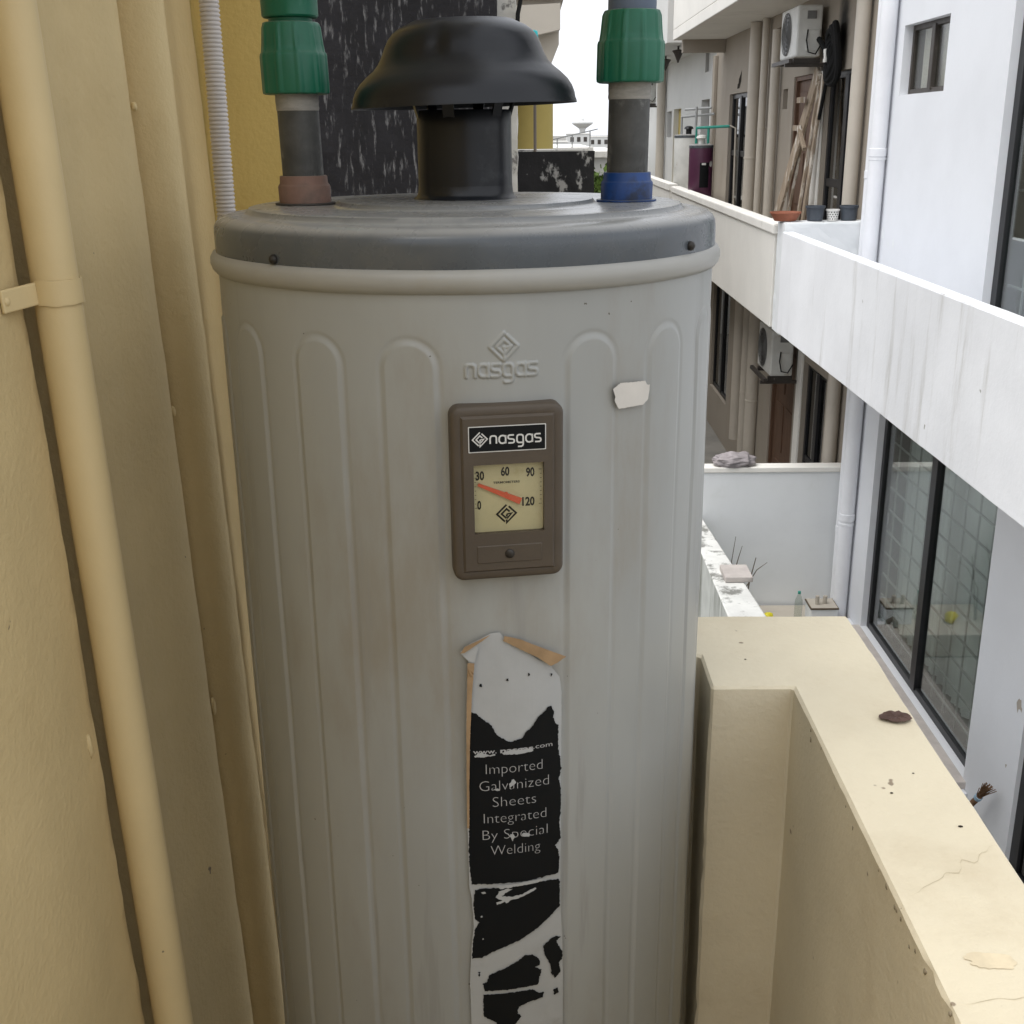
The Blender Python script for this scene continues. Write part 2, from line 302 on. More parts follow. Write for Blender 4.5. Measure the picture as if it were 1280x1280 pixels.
# ---- left wall of the balcony, out of plumb by a degree and a half
LEAN = -.027
def lean(x, y, z): return (x + LEAN * (z + .1), y, z)
def left_wall():
    prof = [(-.56, .45), (-.44, .45), (-.43, .455), (-.43, .90), (-.43, .955), (-.4305, .984), (-.435, .9895), (-.475, .9912), (-.478, 1.0), (-.475, 1.02), (-.432, 1.026), (-.43, 1.04),
            (-.434, 1.09), (-.435, 1.15), (-.429, 1.19), (-.420, 1.22), (-.412, 1.243), (-.4085, 1.26), (-.409, 1.275), (-.414, 1.287), (-.425, 1.295), (-.437, 1.300),
            (-.433, 1.305), (-.413, 1.3065), (-.398, 1.311), (-.388, 1.319), (-.3825, 1.330), (-.381, 1.342), (-.3835, 1.352), (-.389, 1.358), (-.399, 1.362), (-.402, 1.372), (-.400, 1.52), (-.402, 1.527)]
    pts = []
    for a, b in zip(prof, prof[1:]):
        L = hypot(b[0] - a[0], b[1] - a[1]); st = .03 if a[1] < .6 else .009; n = max(1, int(L / st))
        pts += [(a[0] + (b[0] - a[0]) * i / n, a[1] + (b[1] - a[1]) * i / n) for i in range(n)]
    pts.append(prof[-1])
    zs = [-1.499] + [-1.0 + i * .014 for i in range(94)] + [.36, .6, .799]
    g = G(); n = len(pts); vs = []
    for z in zs:
        for (x, y) in pts:
            p = Vector((x * 1.0, y, z))
            d = noise.noise(p * 9) * .0016 + noise.noise(p * 38) * .0008 + noise.noise(Vector((y * 3, z * 2, 5))) * .002
            if 1.28 < y < 1.302: d += (noise.noise(p * 55)) * .0012
            vs.append(lean(x + d, y + (noise.noise(Vector((z * 34, 2, 1))) * .0022 + noise.noise(Vector((z * 110, 5, 1))) * .0012 if .978 < y < .9913 else 0) + (noise.noise(p * 24 + Vector((9, 9, 9))) * .0005 if y > 1.29 else 0), z))
    fs = []
    for k in range(len(zs) - 1):
        for i in range(n - 1): fs.append((k * n + i, k * n + i + 1, (k + 1) * n + i + 1, (k + 1) * n + i))
    g.add(vs, fs)
    root = thing('balcony_wall', (-.5, .9, -1.499), 'cream plastered side wall left of the water heater', 'wall')
    g.build('wall', CREAM, root, smooth=True)
    g = G(); g.add([lean(-.448, .9914, z) for z in (-1.49, .79)] + [lean(-.455, 1.02, z) for z in (-1.49, .79)], [(0, 1, 3, 2)]).build('gap_shade', mat('black gap shade', (.006, .005, .004), .95, .05), root)  # near-black strip paints the shade deep in the gap beside the pipe
    # the pier at the end of the wall, behind the heater
    bm = bmesh.new(); bmesh.ops.create_cube(bm, size=1)
    for v in bm.verts: v.co = Vector((-.377 + v.co.x * .19, 1.585 + v.co.y * .11, -.35 + v.co.z * 2.296))
    bmesh.ops.bevel(bm, geom=bm.edges[:], offset=.006, segments=2, affect='EDGES')
    cutbm(bm, 2, -.3, .4, .03); cutbm(bm, 0, -.44, -.25, .03)
    o = bm_obj(bm, 'end_pier', OCHRE, root); lump(o, .0018, 12)
    # flakes and lumps of paint along the wall
    for (y, z, sx, sz) in [(1.015 - .05, -.55, .004, .013), (1.29, -.68, .004, .012), (1.285, -.30, .0025, .006), (1.29, .03, .003, .005), (1.05, -.02, .002, .006), (1.51, -.36, .003, .006)]:
        bm = bmesh.new(); bmesh.ops.create_icosphere(bm, subdivisions=2, radius=1)
        x = -.43 if y < 1.2 else (-.411 if y < 1.4 else -.400)
        for v in bm.verts:
            n_ = 1 + noise.noise(v.co * 2 + Vector((y, z, 1))) * .5; v.co = Vector(lean(x + v.co.x * .003 * n_, y + v.co.y * sx * n_, z + v.co.z * sz * n_))
        bm_obj(bm, 'paint_flake', CREAM, root)
    return root
left_wall()

# ---- painted waste pipe clamped to that wall
pp = thing('painted_pipe', (-.4085, 1.0, -1.49), 'cream painted pipe clamped to the side wall, nearest the viewer', 'pipe')
PX, PY, PR = -.4055, .9985, .0198
g = G().lathe([(PR + noise.noise(Vector((0, 0, z * 6))) * .0006, z) for z in [-1.49 + i * .025 for i in range(92)]], (PX, PY), 40); g.xform(lean); g.build('pipe', PIPECREAM, pp, smooth=True)
g = G()
n = 26; ring = []
for k in range(n + 1):
    a = rad(-118 + 236 * k / n); ring.append((PX + (PR + .0022) * cos(a), PY + (PR + .0022) * sin(a)))
ring2 = [(PX + (p[0] - PX) * .93, PY + (p[1] - PY) * .93) for p in ring]
vs = []
for zt in (-.136, -.115):
    for i, p in enumerate(ring): vs.append(lean(p[0], p[1], zt + noise.noise(Vector((i * .3, zt, 0))) * .0012))
    for i, p in enumerate(ring2): vs.append(lean(p[0], p[1], zt))
m_ = n + 1; fs = []
for i in range(n):
    fs += [(i, i + 1, 2 * m_ + i + 1, 2 * m_ + i), (m_ + i, m_ + i + 1, 3 * m_ + i + 1, 3 * m_ + i), (i, i + 1, m_ + i + 1, m_ + i), (2 * m_ + i, 2 * m_ + i + 1, 3 * m_ + i + 1, 3 * m_ + i)]
g.add(vs, fs); g.build('clamp_strap', PIPECREAM, pp, smooth=True)
g = G().beam((-.4155, .980, -.1255), (-.4285, .940, -.1275), .0035, .019); g.xform(lean); g.build('clamp_foot', PIPECREAM, pp, bevel=.0014)
bm = bmesh.new(); bmesh.ops.create_icosphere(bm, subdivisions=2, radius=.0045)
for v in bm.verts: v.co = Vector((-.4255 + v.co.x * .6, .9455 + v.co.y, -.1275 + v.co.z))
bm_obj(bm, 'painted_screw', PIPECREAM, pp)

# ---- corrugated conduit
prof = []; z = -1.3; k = 0
while z < .795: prof += [(.0098, z), (.0112, z + .0010), (.0116, z + .0021), (.0112, z + .0034)]; z += .0047
g = G().lathe(prof, (-.3585, 1.425), 20)
g.xform(lambda x, y, z: (x + LEAN * (z + .1) * .4 + .003 * sin(z * 5), y, z))
g.build('corrugated_conduit', FLEX, smooth=True, label='white corrugated conduit hanging down the side wall behind the heater', cat='conduit')

# ---- own parapet (an L of thin walls)
def parapet():
    poly = [(.29, -1.6), (.40, -1.6), (.40, 1.335), (-.24, 1.335), (-.24, 1.222), (.2, 1.222), (.2, 1.14), (.29, 1.14)]
    bm = bmesh.new(); lo = [bm.verts.new((x, y, -1.618)) for x, y in poly]; hi = [bm.verts.new((x, y, -.58)) for x, y in poly]
    bm.faces.new(list(reversed(lo))); bm.faces.new(hi); n = len(poly)
    for i in range(n): bm.faces.new((lo[i], lo[(i + 1) % n], hi[(i + 1) % n], hi[i]))
    bmesh.ops.recalc_face_normals(bm, faces=bm.faces)
    es = [e for e in bm.edges if max(v.co.z for v in e.verts) > -1]
    bmesh.ops.bevel(bm, geom=es, offset=.003, segments=1, profile=.5, affect='EDGES')
    cutbm(bm, 1, .2, 1.33, .013); cutbm(bm, 0, -.3, .4, .014); cutbm(bm, 2, -1.3, -.585, .018)
    bm.normal_update()
    for v in bm.verts:
        p = v.co.copy(); nn = v.normal
        d = noise.noise(p * 7) * .0012 + noise.noise(p * 26) * .0006
        edge = (p.z > -.590 and (abs(p.x - .29) < .006 or abs(p.x - .4) < .006 or abs(p.y - 1.14) < .006)) or (abs(p.x - .2) < .008 and abs(p.y - 1.14) < .008)
        if edge:
            q = noise.noise(p * 42 + Vector((5, 5, 5))); d += noise.noise(p * 60) * .0004
            if q > .36 and p.x < .35: d -= min(.003, (q - .36) * .02)
        v.co += nn * d
    root = thing('balcony_parapet', (.345, .5, -1.618), 'cream plastered balcony parapet right of the water heater', 'wall')
    for e in bm.edges:
        if len(e.link_faces) == 2 and e.calc_face_angle(0) > rad(24): e.smooth = False
    bm_obj(bm, 'parapet_wall', CREAMTOP, root)
    def strip(pts, wdt, name, m):
        g = G(); vs = []; fs = []
        for i, (x, y) in enumerate(pts):
            t = (min(i, len(pts) - 1 - i) + .3) / len(pts) * 2; ww = wdt * min(1, t * 2) * (.6 + .6 * random.random())
            vs += [(x, y - ww, TOPZ(x, y)), (x, y + ww, TOPZ(x, y))]
        for i in range(len(pts) - 1): fs.append((2 * i, 2 * i + 2, 2 * i + 3, 2 * i + 1))
        g.add(vs, fs).build(name, m, root)
    def TOPZ(x, y):
        p = Vector((x, y, -.58)); return -.58 + noise.noise(p * 7) * .0012 + noise.noise(p * 26) * .0006 + .0006
    def wob(a, b, n, am):
        return [(a[0] + (b[0] - a[0]) * i / n + noise.noise(Vector((i * .4, 3, am * 99))) * am * .4, a[1] + (b[1] - a[1]) * i / n + noise.noise(Vector((i * .35, 8, am * 99))) * am) for i in range(n + 1)]
    strip(wob((.302, .775), (.398, .845), 26, .009), .0003, 'crack', CRACK)
    strip(wob((.300, .655), (.36, .665), 14, .006), .00022, 'crack', CRACK)
    for k in range(26):      # knocked-off bits of paint along the inner edge
        y = random.uniform(.62, 1.12); s = random.uniform(.0012, .0034); bm = bmesh.new(); bmesh.ops.create_icosphere(bm, subdivisions=1, radius=1)
        dz = random.choice((0, 0, .004, .012, .03)) * random.random()
        for v in bm.verts: n_ = 1 + .5 * noise.noise(v.co * 2 + Vector((y * 50, 0, 0))); v.co = Vector((.2905 + v.co.x * .0012 + (.0008 if dz == 0 else 0), y + v.co.y * s * n_, -.5858 - dz + v.co.z * s * n_ * 1.3))
        bm_obj(bm, 'paint_chip', CHIP, root)
    # hand-shaped smear of spilled paint
    g = G(); c = (.338, .70); pts = []
    for i in range(40):
        a = 2 * pi * i / 40; r = 1 + .35 * noise.noise(Vector((cos(a) * 2, sin(a) * 2, 1))) + (.25 * random.random() if cos(a) < -.2 else 0)
        pts.append((c[0] + cos(a) * .017 * r, c[1] + sin(a) * .0085 * r + cos(a) * -.002))
    g.add([(c[0], c[1], TOPZ(*c))] + [(x, y, TOPZ(x, y)) for x, y in pts], [(0, i + 1, (i + 1) % 40 + 1) for i in range(40)]); g.build('paint_smear', STAIN, root)
    for (x, y, s) in [(.376, .872, .0015), (.332, .925, .0011), (.25, 1.21, .0009), (.363, .96, .0008), (.345, .6, .001)]:
        bm = bmesh.new(); bmesh.ops.create_icosphere(bm, subdivisions=1, radius=1)
        for v in bm.verts: v.co = Vector((x + v.co.x * s * 1.6, y + v.co.y * s, TOPZ(x, y) + v.co.z * s * .5))
        bm_obj(bm, 'dirt_crumb', DIRT, root)
parapet()

# ================================================================ WATER HEATER
HC = (-.058, 1.163); R0 = .24
def cyl(u, z, r): a = u / .24; return (HC[0] + r * sin(a), HC[1] - r * cos(a), z)     # u = arc length in metres
LETTERS = {
 'n': [[(0, 0), (0, .72), (.08, .92), (.25, 1), (.55, 1), (.72, .92), (.8, .72), (.8, 0)]],
 'a': [[(.84, 1.02), (.84, -.02)], [(.84, .74), (.7, .95), (.45, 1), (.2, .95), (.03, .75), (0, .5), (.03, .25), (.2, .05), (.45, 0), (.7, .05), (.84, .26)]],
 's': [[(.76, 1), (.2, 1), (.05, .93), (0, .78), (.05, .6), (.2, .52), (.6, .48), (.75, .4), (.8, .23), (.75, .07), (.6, 0), (.04, 0)]],
 'g': [[(.8, .0), (.25, 0), (.08, .08), (0, .28), (0, .72), (.08, .92), (.25, 1), (.55, 1), (.72, .92), (.8, .72), (.8, -.22), (.72, -.42), (.55, -.5), (.12, -.5)]]}
LOGO = [[(.02, .98), (-.98, 0), (-.16, -.84)], [(.24, .80), (1, .04), (.02, -.96), (.02, -.62)], [(.34, .22), (.02, .52), (-.5, 0), (.0, -.5)], [(.02, -.06), (.56, .06), (.04, -.50)], [(.02, -.06), (.05, -.3)]]
def word(s, x, y, h, adv, sx=1):
    out = []
    for ch in s:
        for pl in LETTERS[ch]: out.append([(x + p[0] * h * sx, y + p[1] * h) for p in pl])
        x += adv
    return out
def logo(x, y, r): return [[(x + p[0] * r, y + p[1] * r) for p in pl] for pl in LOGO]

heater = thing('water_heater', (HC[0], HC[1], -1.5), 'tall grey gas water heater with thermostat panel and black draft hood', 'water heater')
def heater_body():
    emb = word('nasgas', .0088, -.1888, .0098, .0102, .95) + logo(.0398, -.1648, .0115)
    segs = np.array([(*a, *b) for pl in emb for a, b in zip(pl, pl[1:])])
    ang = np.concatenate([np.radians(np.arange(-96, 96.01, .18)), np.radians(np.arange(100, 263, 4.0))])
    zs = np.concatenate([[-.112, -.13, -.145], np.arange(-.150, -.2085, -.00075), np.arange(-.212, -.235, -.004), [-.26, -.3], np.arange(-.35, -1.31, -.06)])
    A, Z = np.meshgrid(ang, zs); U = A * .24; Rr = np.full(A.shape, R0)
    w2 = .0215
    sst = lambda x: np.clip(x, 0, 1) ** 2 * (3 - 2 * np.clip(x, 0, 1))
    for ac in [-92, -72, -52, -29.2, -9.1, 28, 48.5, 69, 89]:
        du = U - rad(ac) * .24; zc = -.162 - w2
        d = np.where(Z < zc, np.abs(du) - w2, np.hypot(du, Z - zc) - w2)
        Rr += .0012 * sst((.0026 - d) / .0046)
        Rr -= .0006 * np.exp(-((d - .0042) / .0022) ** 2)
    msk = (U > .002) & (U < .078) & (Z < -.148) & (Z > -.2)
    px = U[msk]; pz = Z[msk]; dm = np.full(px.shape, 9.0)
    for x0, y0, x1, y1 in segs:
        vx, vy = x1 - x0, y1 - y0; t = np.clip(((px - x0) * vx + (pz - y0) * vy) / (vx * vx + vy * vy + 1e-12), 0, 1)
        dm = np.minimum(dm, np.hypot(px - x0 - t * vx, pz - y0 - t * vy))
    Rr[msk] += .0014 * sst((.0021 - dm) / .0016)
    # slight dents and unevenness of the sheet
    Rr += .0006 * np.sin(U * 31 + Z * 9) * np.sin(Z * 14 + U * 5)
    X = HC[0] + Rr * np.sin(A); Y = HC[1] - Rr * np.cos(A)
    nz_, na = A.shape; vs = np.stack([X, Y, Z], -1).reshape(-1, 3)
    fs = []
    for k in range(nz_ - 1):
        o = k * na
        for i in range(na):
            j = (i + 1) % na; fs.append((o + i, o + j, o + na + j, o + na + i))
    fs.append(tuple((nz_ - 1) * na + i for i in range(na)))
    g = G(); g.v = [tuple(v) for v in vs]; g.f = fs
    o = g.build('body', BODY, heater, smooth=True)
    for p in o.data.polygons: p.use_smooth = True
heater_body()
# bead round the top of the body, and the lid
G().lathe([(.240, -.1225), (.2425, -.1218), (.2455, -.1185), (.2472, -.1135), (.2468, -.1085), (.2445, -.1045), (.241, -.1025), (.239, -.102)], HC, 160, False).build('body_bead', mat('cream grey bead enamel', (.34, .335, .31), .4, .45, .06, 6, second=(.30, .28, .23), smin=.5, smax=.75, sscale=9), heater, smooth=True)
prof = [(.2395, -.1035), (.2415, -.1040), (.2418, -.103), (.2414, -.086), (.2408, -.0805), (.2385, -.0762), (.2340, -.0730), (.2280, -.0712), (.2170, -.0706), (.2125, -.0702), (.2105, -.0690), (.2080, -.0655), (.2055, -.0648), (.200, -.0648),
        (.150, -.0650), (.127, -.0651), (.1255, -.0640), (.1235, -.0612), (.121, -.0607), (.06, -.0605), (.03, -.0605), (.001, -.0605)]
def lidfn(r, z, a): return r + .0007 * noise.noise(Vector((cos(a) * 3, sin(a) * 3, z * 30)))
lid = G().lathe(prof, HC, 160, False, lidfn).build('lid', LID, heater, smooth=True)
for ang_, zz in ((-38.8, -.0985), (56.4, -.096)):
    bm = bmesh.new(); bmesh.ops.create_uvsphere(bm, u_segments=14, v_segments=8, radius=.0042)
    a = rad(ang_); c = Vector((HC[0] + .2425 * sin(a), HC[1] - .2425 * cos(a), zz))
    for v in bm.verts: v.co = v.co * 1.0 + c
    bm_obj(bm, 'screw', STEEL, heater)
# flue collar, flue and mushroom hood
G().lathe([(.0505, -.0609), (.0500, -.0598), (.0480, -.0585), (.0462, -.055), (.0455, -.048)], HC, 64, False).build('flue_collar', BLACK, heater, smooth=True)
flue = G().lathe([(.0455, -.062), (.0452, .0), (.0452, .0180), (.0440, .0205), (.0425, .0205), (.0425, .010), (.0425, -.05)], HC, 64, False).build('flue', BLACK, heater, smooth=True)
hp = [(.1045, .0300), (.1062, .0262), (.1073, .0252), (.1070, .0272), (.1058, .0300), (.1050, .0345), (.1025, .0410), (.0985, .0468), (.0920, .0530), (.0850, .0585), (.0800, .0640), (.0765, .0705), (.0735, .0780), (.0700, .0850), (.0655, .0905), (.0590, .0950), (.0530, .0975), (.0490, .0995), (.0470, .1003), (.02, .1012), (.0005, .1014)]
def hoodfn(r, z, a): return r * (1 + .006 * sin(3 * a + 1) * (1 if z < .06 else .4)) - (.004 * math.exp(-((a - 4.45) / .10) ** 2) if .07 < z < .095 else 0)
g = G().lathe(hp, HC, 96, False, hoodfn)
g.xform(lambda x, y, z: (x, y, z - .0012 + (x - HC[0]) * .024 + .004 * (y - HC[1])))
g.build('draft_hood', BLACK, heater, smooth=True)
for k in range(6):
    a = 2 * pi * k / 6 + .26; x = HC[0] + .0436 * cos(a); y = HC[1] + .0436 * sin(a)
    G().beam((x, y, .012), (x * 1.0 + (.012 * cos(a)), y + .012 * sin(a), .052), .011, .0018, (cos(a), sin(a), 0)).build('hood_strut', BLACK, heater)
for k in range(3):
    a = 2 * pi * k / 3 + .6
    G().tube([(HC[0] + .18 * cos(a), HC[1] + .18 * sin(a), -1.5), (HC[0] + .18 * cos(a), HC[1] + .18 * sin(a), -1.29)], .014, 12).build('leg', BLACK, heater, smooth=True)

# ---- thermostat panel: flat box tangent to the body, ten degrees to the right of front
A0 = rad(10.0); N0 = (sin(A0), -cos(A0)); T0 = (cos(A0), sin(A0))
def PM(u, v, wd): return (HC[0] + N0[0] * wd + T0[0] * u, HC[1] + N0[1] * wd + T0[1] * u, v)   # wd = distance from the axis
def rrect(u0, u1, v0, v1, r, n=6):
    pts = []
    for (cx, cy, a0) in ((u1 - r, v0 + r, -90), (u1 - r, v1 - r, 0), (u0 + r, v1 - r, 90), (u0 + r, v0 + r, 180)):
        for i in range(n + 1): a = rad(a0 + 90 * i / n); pts.append((cx + r * cos(a), cy + r * sin(a)))
    return pts
def rings(rs, name, m, parent, cap=True, smooth=True):
    g = G(); vs = []; fs = []; n = len(rs[0][0])
    for pts, wd in rs: vs += [PM(p[0], p[1], wd) for p in pts]
    for k in range(len(rs) - 1):
        for i in range(n): j = (i + 1) % n; fs.append((k * n + i, k * n + j, (k + 1) * n + j, (k + 1) * n + i))
    if cap: fs.append(tuple((len(rs) - 1) * n + i for i in range(n)))
    return g.add(vs, fs).build(name, m, parent, smooth=smooth)
u0, u1, v0, v1 = -.0485, .0455, -.3615, -.2105
panel = rings([(rrect(u0, u1, v0, v1, .009), .230), (rrect(u0, u1, v0, v1, .009), .2485), (rrect(u0 + .0008, u1 - .0008, v0 + .0008, v1 - .0008, .0085), .2505), (rrect(u0 + .0028, u1 - .0028, v0 + .0028, v1 - .0028, .007), .2518),
               (rrect(u0 + .0070, u1 - .0070, v0 + .0070, v1 - .0070, .006), .2520), (rrect(u0 + .0078, u1 - .0078, v0 + .0078, v1 - .0078, .006), .2518)], 'thermostat_panel', TAUPE, heater, cap=False)
panel['label'] = 'taupe thermostat panel with cream dial'
iu0, iu1, iv0, iv1 = u0 + .0078, u1 - .0078, v0 + .0078, v1 - .0078
g = G(); holes_face(g, lambda u, v, wd: PM(u, v, .2540 + wd), iu0 + .002, iu1 - .002, iv0 + .002, iv1 - .002, [(-.0305, .0285, -.3195, -.2595, -.0065)], -.0065)
a = [(iu0, iv0), (iu1, iv0), (iu1, iv1), (iu0, iv1)]; b = [(iu0 + .002, iv0 + .002), (iu1 - .002, iv0 + .002), (iu1 - .002, iv1 - .002), (iu0 + .002, iv1 - .002)]
for i in range(4):
    j = (i + 1) % 4; g.add([PM(*a[i], .2518), PM(*a[j], .2518), PM(*b[j], .2540), PM(*b[i], .2540)], [(0, 1, 2, 3)])
g.build('face_plate', TAUPE, panel)
def flat(poly, wd, name, m, parent):
    g = G(); g.add([PM(p[0], p[1], wd) for p in poly], [tuple(range(len(poly)))]); return g.build(name, m, parent)
def ribbon(g, pls, wdt, M):
    for pl in pls:
        P = [Vector((p[0], p[1])) for p in pl]; L = []; Rr = []
        for i, p in enumerate(P):
            d0 = (P[i] - P[i - 1]).normalized() if i else None; d1 = (P[i + 1] - P[i]).normalized() if i < len(P) - 1 else None
            d0 = d0 or d1; d1 = d1 or d0; t = (d0 + d1)
            t = t.normalized() if t.length > 1e-6 else d0
            nn = Vector((-t.y, t.x)); k = min(2.0, 1 / max(.4, nn.dot(Vector((-d0.y, d0.x)))))
            L.append(p + nn * wdt / 2 * k); Rr.append(p - nn * wdt / 2 * k)
        n = len(P); g.add([M(q.x, q.y) for q in L + Rr], [(i, i + 1, n + i + 1, n + i) for i in range(n - 1)])
    return g
def font(txt, h, off=0.0, sx=1.0):
    c = bpy.data.curves.new('t', 'FONT'); c.body = txt; c.size = 1; c.offset = off; c.resolution_u = 3
    o = bpy.data.objects.new('t', c); me = bpy.data.meshes.new_from_object(o)
    V = [(v.co.x, v.co.y) for v in me.vertices]; F = [tuple(p.vertices) for p in me.polygons]
    bpy.data.objects.remove(o); bpy.data.curves.remove(c); bpy.data.meshes.remove(me)
    xs = [v[0] for v in V]; x0 = min(xs)
    return [((v[0] - x0) * h / .73 * sx, v[1] * h / .73) for v in V], F
def text(g, txt, x, y, h, M, off=0, width=None, center=False):
    V, F = font(txt, h, off); wv = max(v[0] for v in V)
    k = width / wv if width else 1
    if center: x -= wv * k / 2
    return g.add([M(x + v[0] * k, y + v[1]) for v in V], F)
# name plate
plate = flat(rrect(-.0345, .0300, -.2485, -.2265, .0006, 2), .2543, 'name_plate', PRINTW, panel)
flat(rrect(-.0337, .0292, -.2477, -.2273, .0005, 2), .25445, 'plate_ground', INK, plate)
g = G(); pm = lambda u, v: PM(u, v, .2546)
ribbon(g, word('nasgas', -.0165, -.2415, .0066, .0074, .98), .0013, pm); ribbon(g, logo(-.0250, -.2375, .0062), .00105, pm); g.build('plate_lettering', PRINTW, plate)
# dial
dial = flat(rrect(-.0305, .0285, -.3195, -.2595, .002, 3), .2480, 'dial', DIAL, panel)
g = G(); pm = lambda u, v: PM(u, v, .2482)
for s_, x, y in (('30', -.0247, -.2730), ('60', -.0035, -.2703), ('90', .0177, -.2720), ('120', .0160, -.2975), ('0', -.0257, -.2985)):
    text(g, s_, x, y - .0006, .0076, pm, .035, width=.0033 * len(s_) + (.0006 if len(s_) > 1 else 0), center=True)
text(g, 'TERMOMETERS', -.0025, -.2776, .0019, pm, .02, width=.0225, center=True)
ribbon(g, logo(-.0028, -.3045, .0082), .0016, pm)
for i in range(9):
    t = i / 8; y = -.268 - t * .030
    ribbon(g, [[(-.0293, y), (-.0293 + (.0022 if i in (1, 8) else .0012), y)], [(.0273, y + .001), (.0273 - (.0024 if i in (0, 8) else .0014), y + .001)]], .0004, pm)
g.build('dial_print', INK, dial)
g = G(); a = Vector((-.0265, -.2772)); b = Vector((.0092, -.2937)); d = (b - a).normalized(); nn = Vector((-d.y, d.x))
cs = [a + nn * .0012, a - nn * .0012, b - nn * .0028, b + nn * .0028]
g.add([PM(p.x, p.y, .2490) for p in cs] + [PM(p.x, p.y, .2499) for p in cs], [(0, 1, 2, 3), (4, 5, 6, 7), (0, 1, 5, 4), (1, 2, 6, 5), (2, 3, 7, 6), (3, 0, 4, 7)]); g.build('needle', REDN, dial)
g = G(); g.add([PM(-.0030 + .0018 * cos(2 * pi * i / 14), -.2868 + .0018 * sin(2 * pi * i / 14), .2503) for i in range(14)] + [PM(-.0030 + .0018 * cos(2 * pi * i / 14), -.2868 + .0018 * sin(2 * pi * i / 14), .2485) for i in range(14)], [tuple(range(14))] + [(i, (i + 1) % 14, 14 + (i + 1) % 14, 14 + i) for i in range(14)]); g.build('needle_pivot', REDN, dial)
flat(rrect(-.0300, .0280, -.3190, -.2600, .0015, 2), .2528, 'dial_cover', LENS, dial)
# blank name strip with its screw
rings([(rrect(-.0290, .0265, -.3455, -.3300, .001, 2), .2540), (rrect(-.0284, .0259, -.3449, -.3306, .001, 2), .2547)], 'blank_strip', TAUPE, panel)
bm = bmesh.new(); bmesh.ops.create_uvsphere(bm, u_segments=16, v_segments=8, radius=.0042)
c = Vector(PM(-.0015, -.3378, .2545))
for v in bm.verts: v.co = Vector((v.co.x, v.co.y * .6, v.co.z)) + c
bm_obj(bm, 'screw', STEEL, panel)

# ---- sticker (wrapped round the body), peeled and torn
RS = .2425
def rough_poly(poly, step=.0008, am=.0006, seed=0):
    out = []
    for i, p in enumerate(poly):
        q = poly[(i + 1) % len(poly)]; n = max(1, int(hypot(q[0] - p[0], q[1] - p[1]) / step))
        for k in range(n):
            x = p[0] + (q[0] - p[0]) * k / n; y = p[1] + (q[1] - p[1]) * k / n
            out.append((x + (noise.noise(Vector((x * 420, y * 420, seed))) + .7 * noise.noise(Vector((x * 1300, y * 1300, seed)))) * am, y + (noise.noise(Vector((x * 420, y * 420, seed + 7.7))) + .7 * noise.noise(Vector((x * 1300, y * 1300, seed + 4)))) * am))
    return out
def wrapped(polys, r, name, m, parent, am=.0006, lift=None):
    bm = bmesh.new()
    for k, poly in enumerate(polys):
        vs = [bm.verts.new((x, y, 0)) for x, y in rough_poly([(p[0] / 1000, p[1] / 1000) for p in poly], am=am, seed=k * 3.1)]
        bm.faces.new(vs)
    bmesh.ops.triangulate(bm, faces=bm.faces[:])
    cutbm(bm, 0, -.01, .2, .004)
    if lift: cutbm(bm, 1, -.9, -.2, .012)
    for v in bm.verts:
        rr = r + (lift(v.co.x, v.co.y) if lift else 0); v.co = Vector(cyl(v.co.x, v.co.y, rr))
    return bm_obj(bm, name, m, parent, smooth=False)
OUT = [(-1.5, -432.2), (6.3, -425.1), (25.1, -415.6), (32.8, -415.5), (36.6, -420.5), (49.3, -430.7), (66.3, -444.8), (77.4, -451.4), (86.9, -465.4), (88.8, -480.7), (88.4, -574.1), (88.5, -628.1), (88.0, -676.5), (88.1, -706.3), (90.2, -750.4), (91.0, -795.3), (91.1, -900), (0, -900), (-.7, -837.6), (-1.0, -780.7), (1.3, -744.1), (3.9, -719.6), (2.6, -688.4), (.7, -675.8), (.6, -603.5), (1.5, -537.9), (1.6, -509.4), (3.3, -459.6), (4.9, -441.4)]
sticker = wrapped([OUT], RS, 'sticker', STICKW, heater, .0003, lambda x, y: .0008 * max(0, (.012 - x) / .012) + .0003 * noise.noise(Vector((x * 60, y * 40, 2))))
sticker['label'] = 'torn black and white paper sticker below the thermostat panel'
B1 = [(6.2, -491.9), (9.8, -492.6), (15.9, -498.4), (24.7, -506.4), (26.9, -513.5), (33.6, -519.1), (39.2, -523.4), (45.0, -522.8), (51.9, -520.4), (54.3, -515.6), (60.1, -511.3), (66.0, -502.0), (73.1, -496.2), (75.5, -492.2), (77.9, -491.9), (81.5, -498.3), (80.3, -504.4), (83.4, -511.3), (85.2, -513.0), (85.2, -525.8), (85.2, -536.2), (87.1, -547.5), (88.2, -558.2), (85.9, -568.2), (87.8, -579.3), (88.1, -598.1), (86.6, -619.4), (87.9, -633.4), (82.2, -640.3), (85.4, -645.2), (86.7, -655.2), (86.1, -671.1), (70.3, -672.3), (55.5, -673.7), (20.8, -673.1), (3.1, -672.8), (1.5, -657.8), (1.2, -630.4), (2.3, -603.5), (2.3, -563.9), (3.9, -532.8)]
B2 = [(5.9, -679.4), (12.5, -677.5), (24.3, -678.2), (48.2, -676.7), (70.2, -676.5), (85.4, -678.0), (87.4, -680.7), (86.8, -708.9), (75.2, -720.3), (62.5, -730.4), (47.6, -739.3), (35.3, -744.8), (20.7, -750.6), (11.0, -756.6), (1.6, -757.1), (2.2, -744.1), (5.0, -722.5), (9.4, -715.5), (5, -712.5), (4, -694.1)]
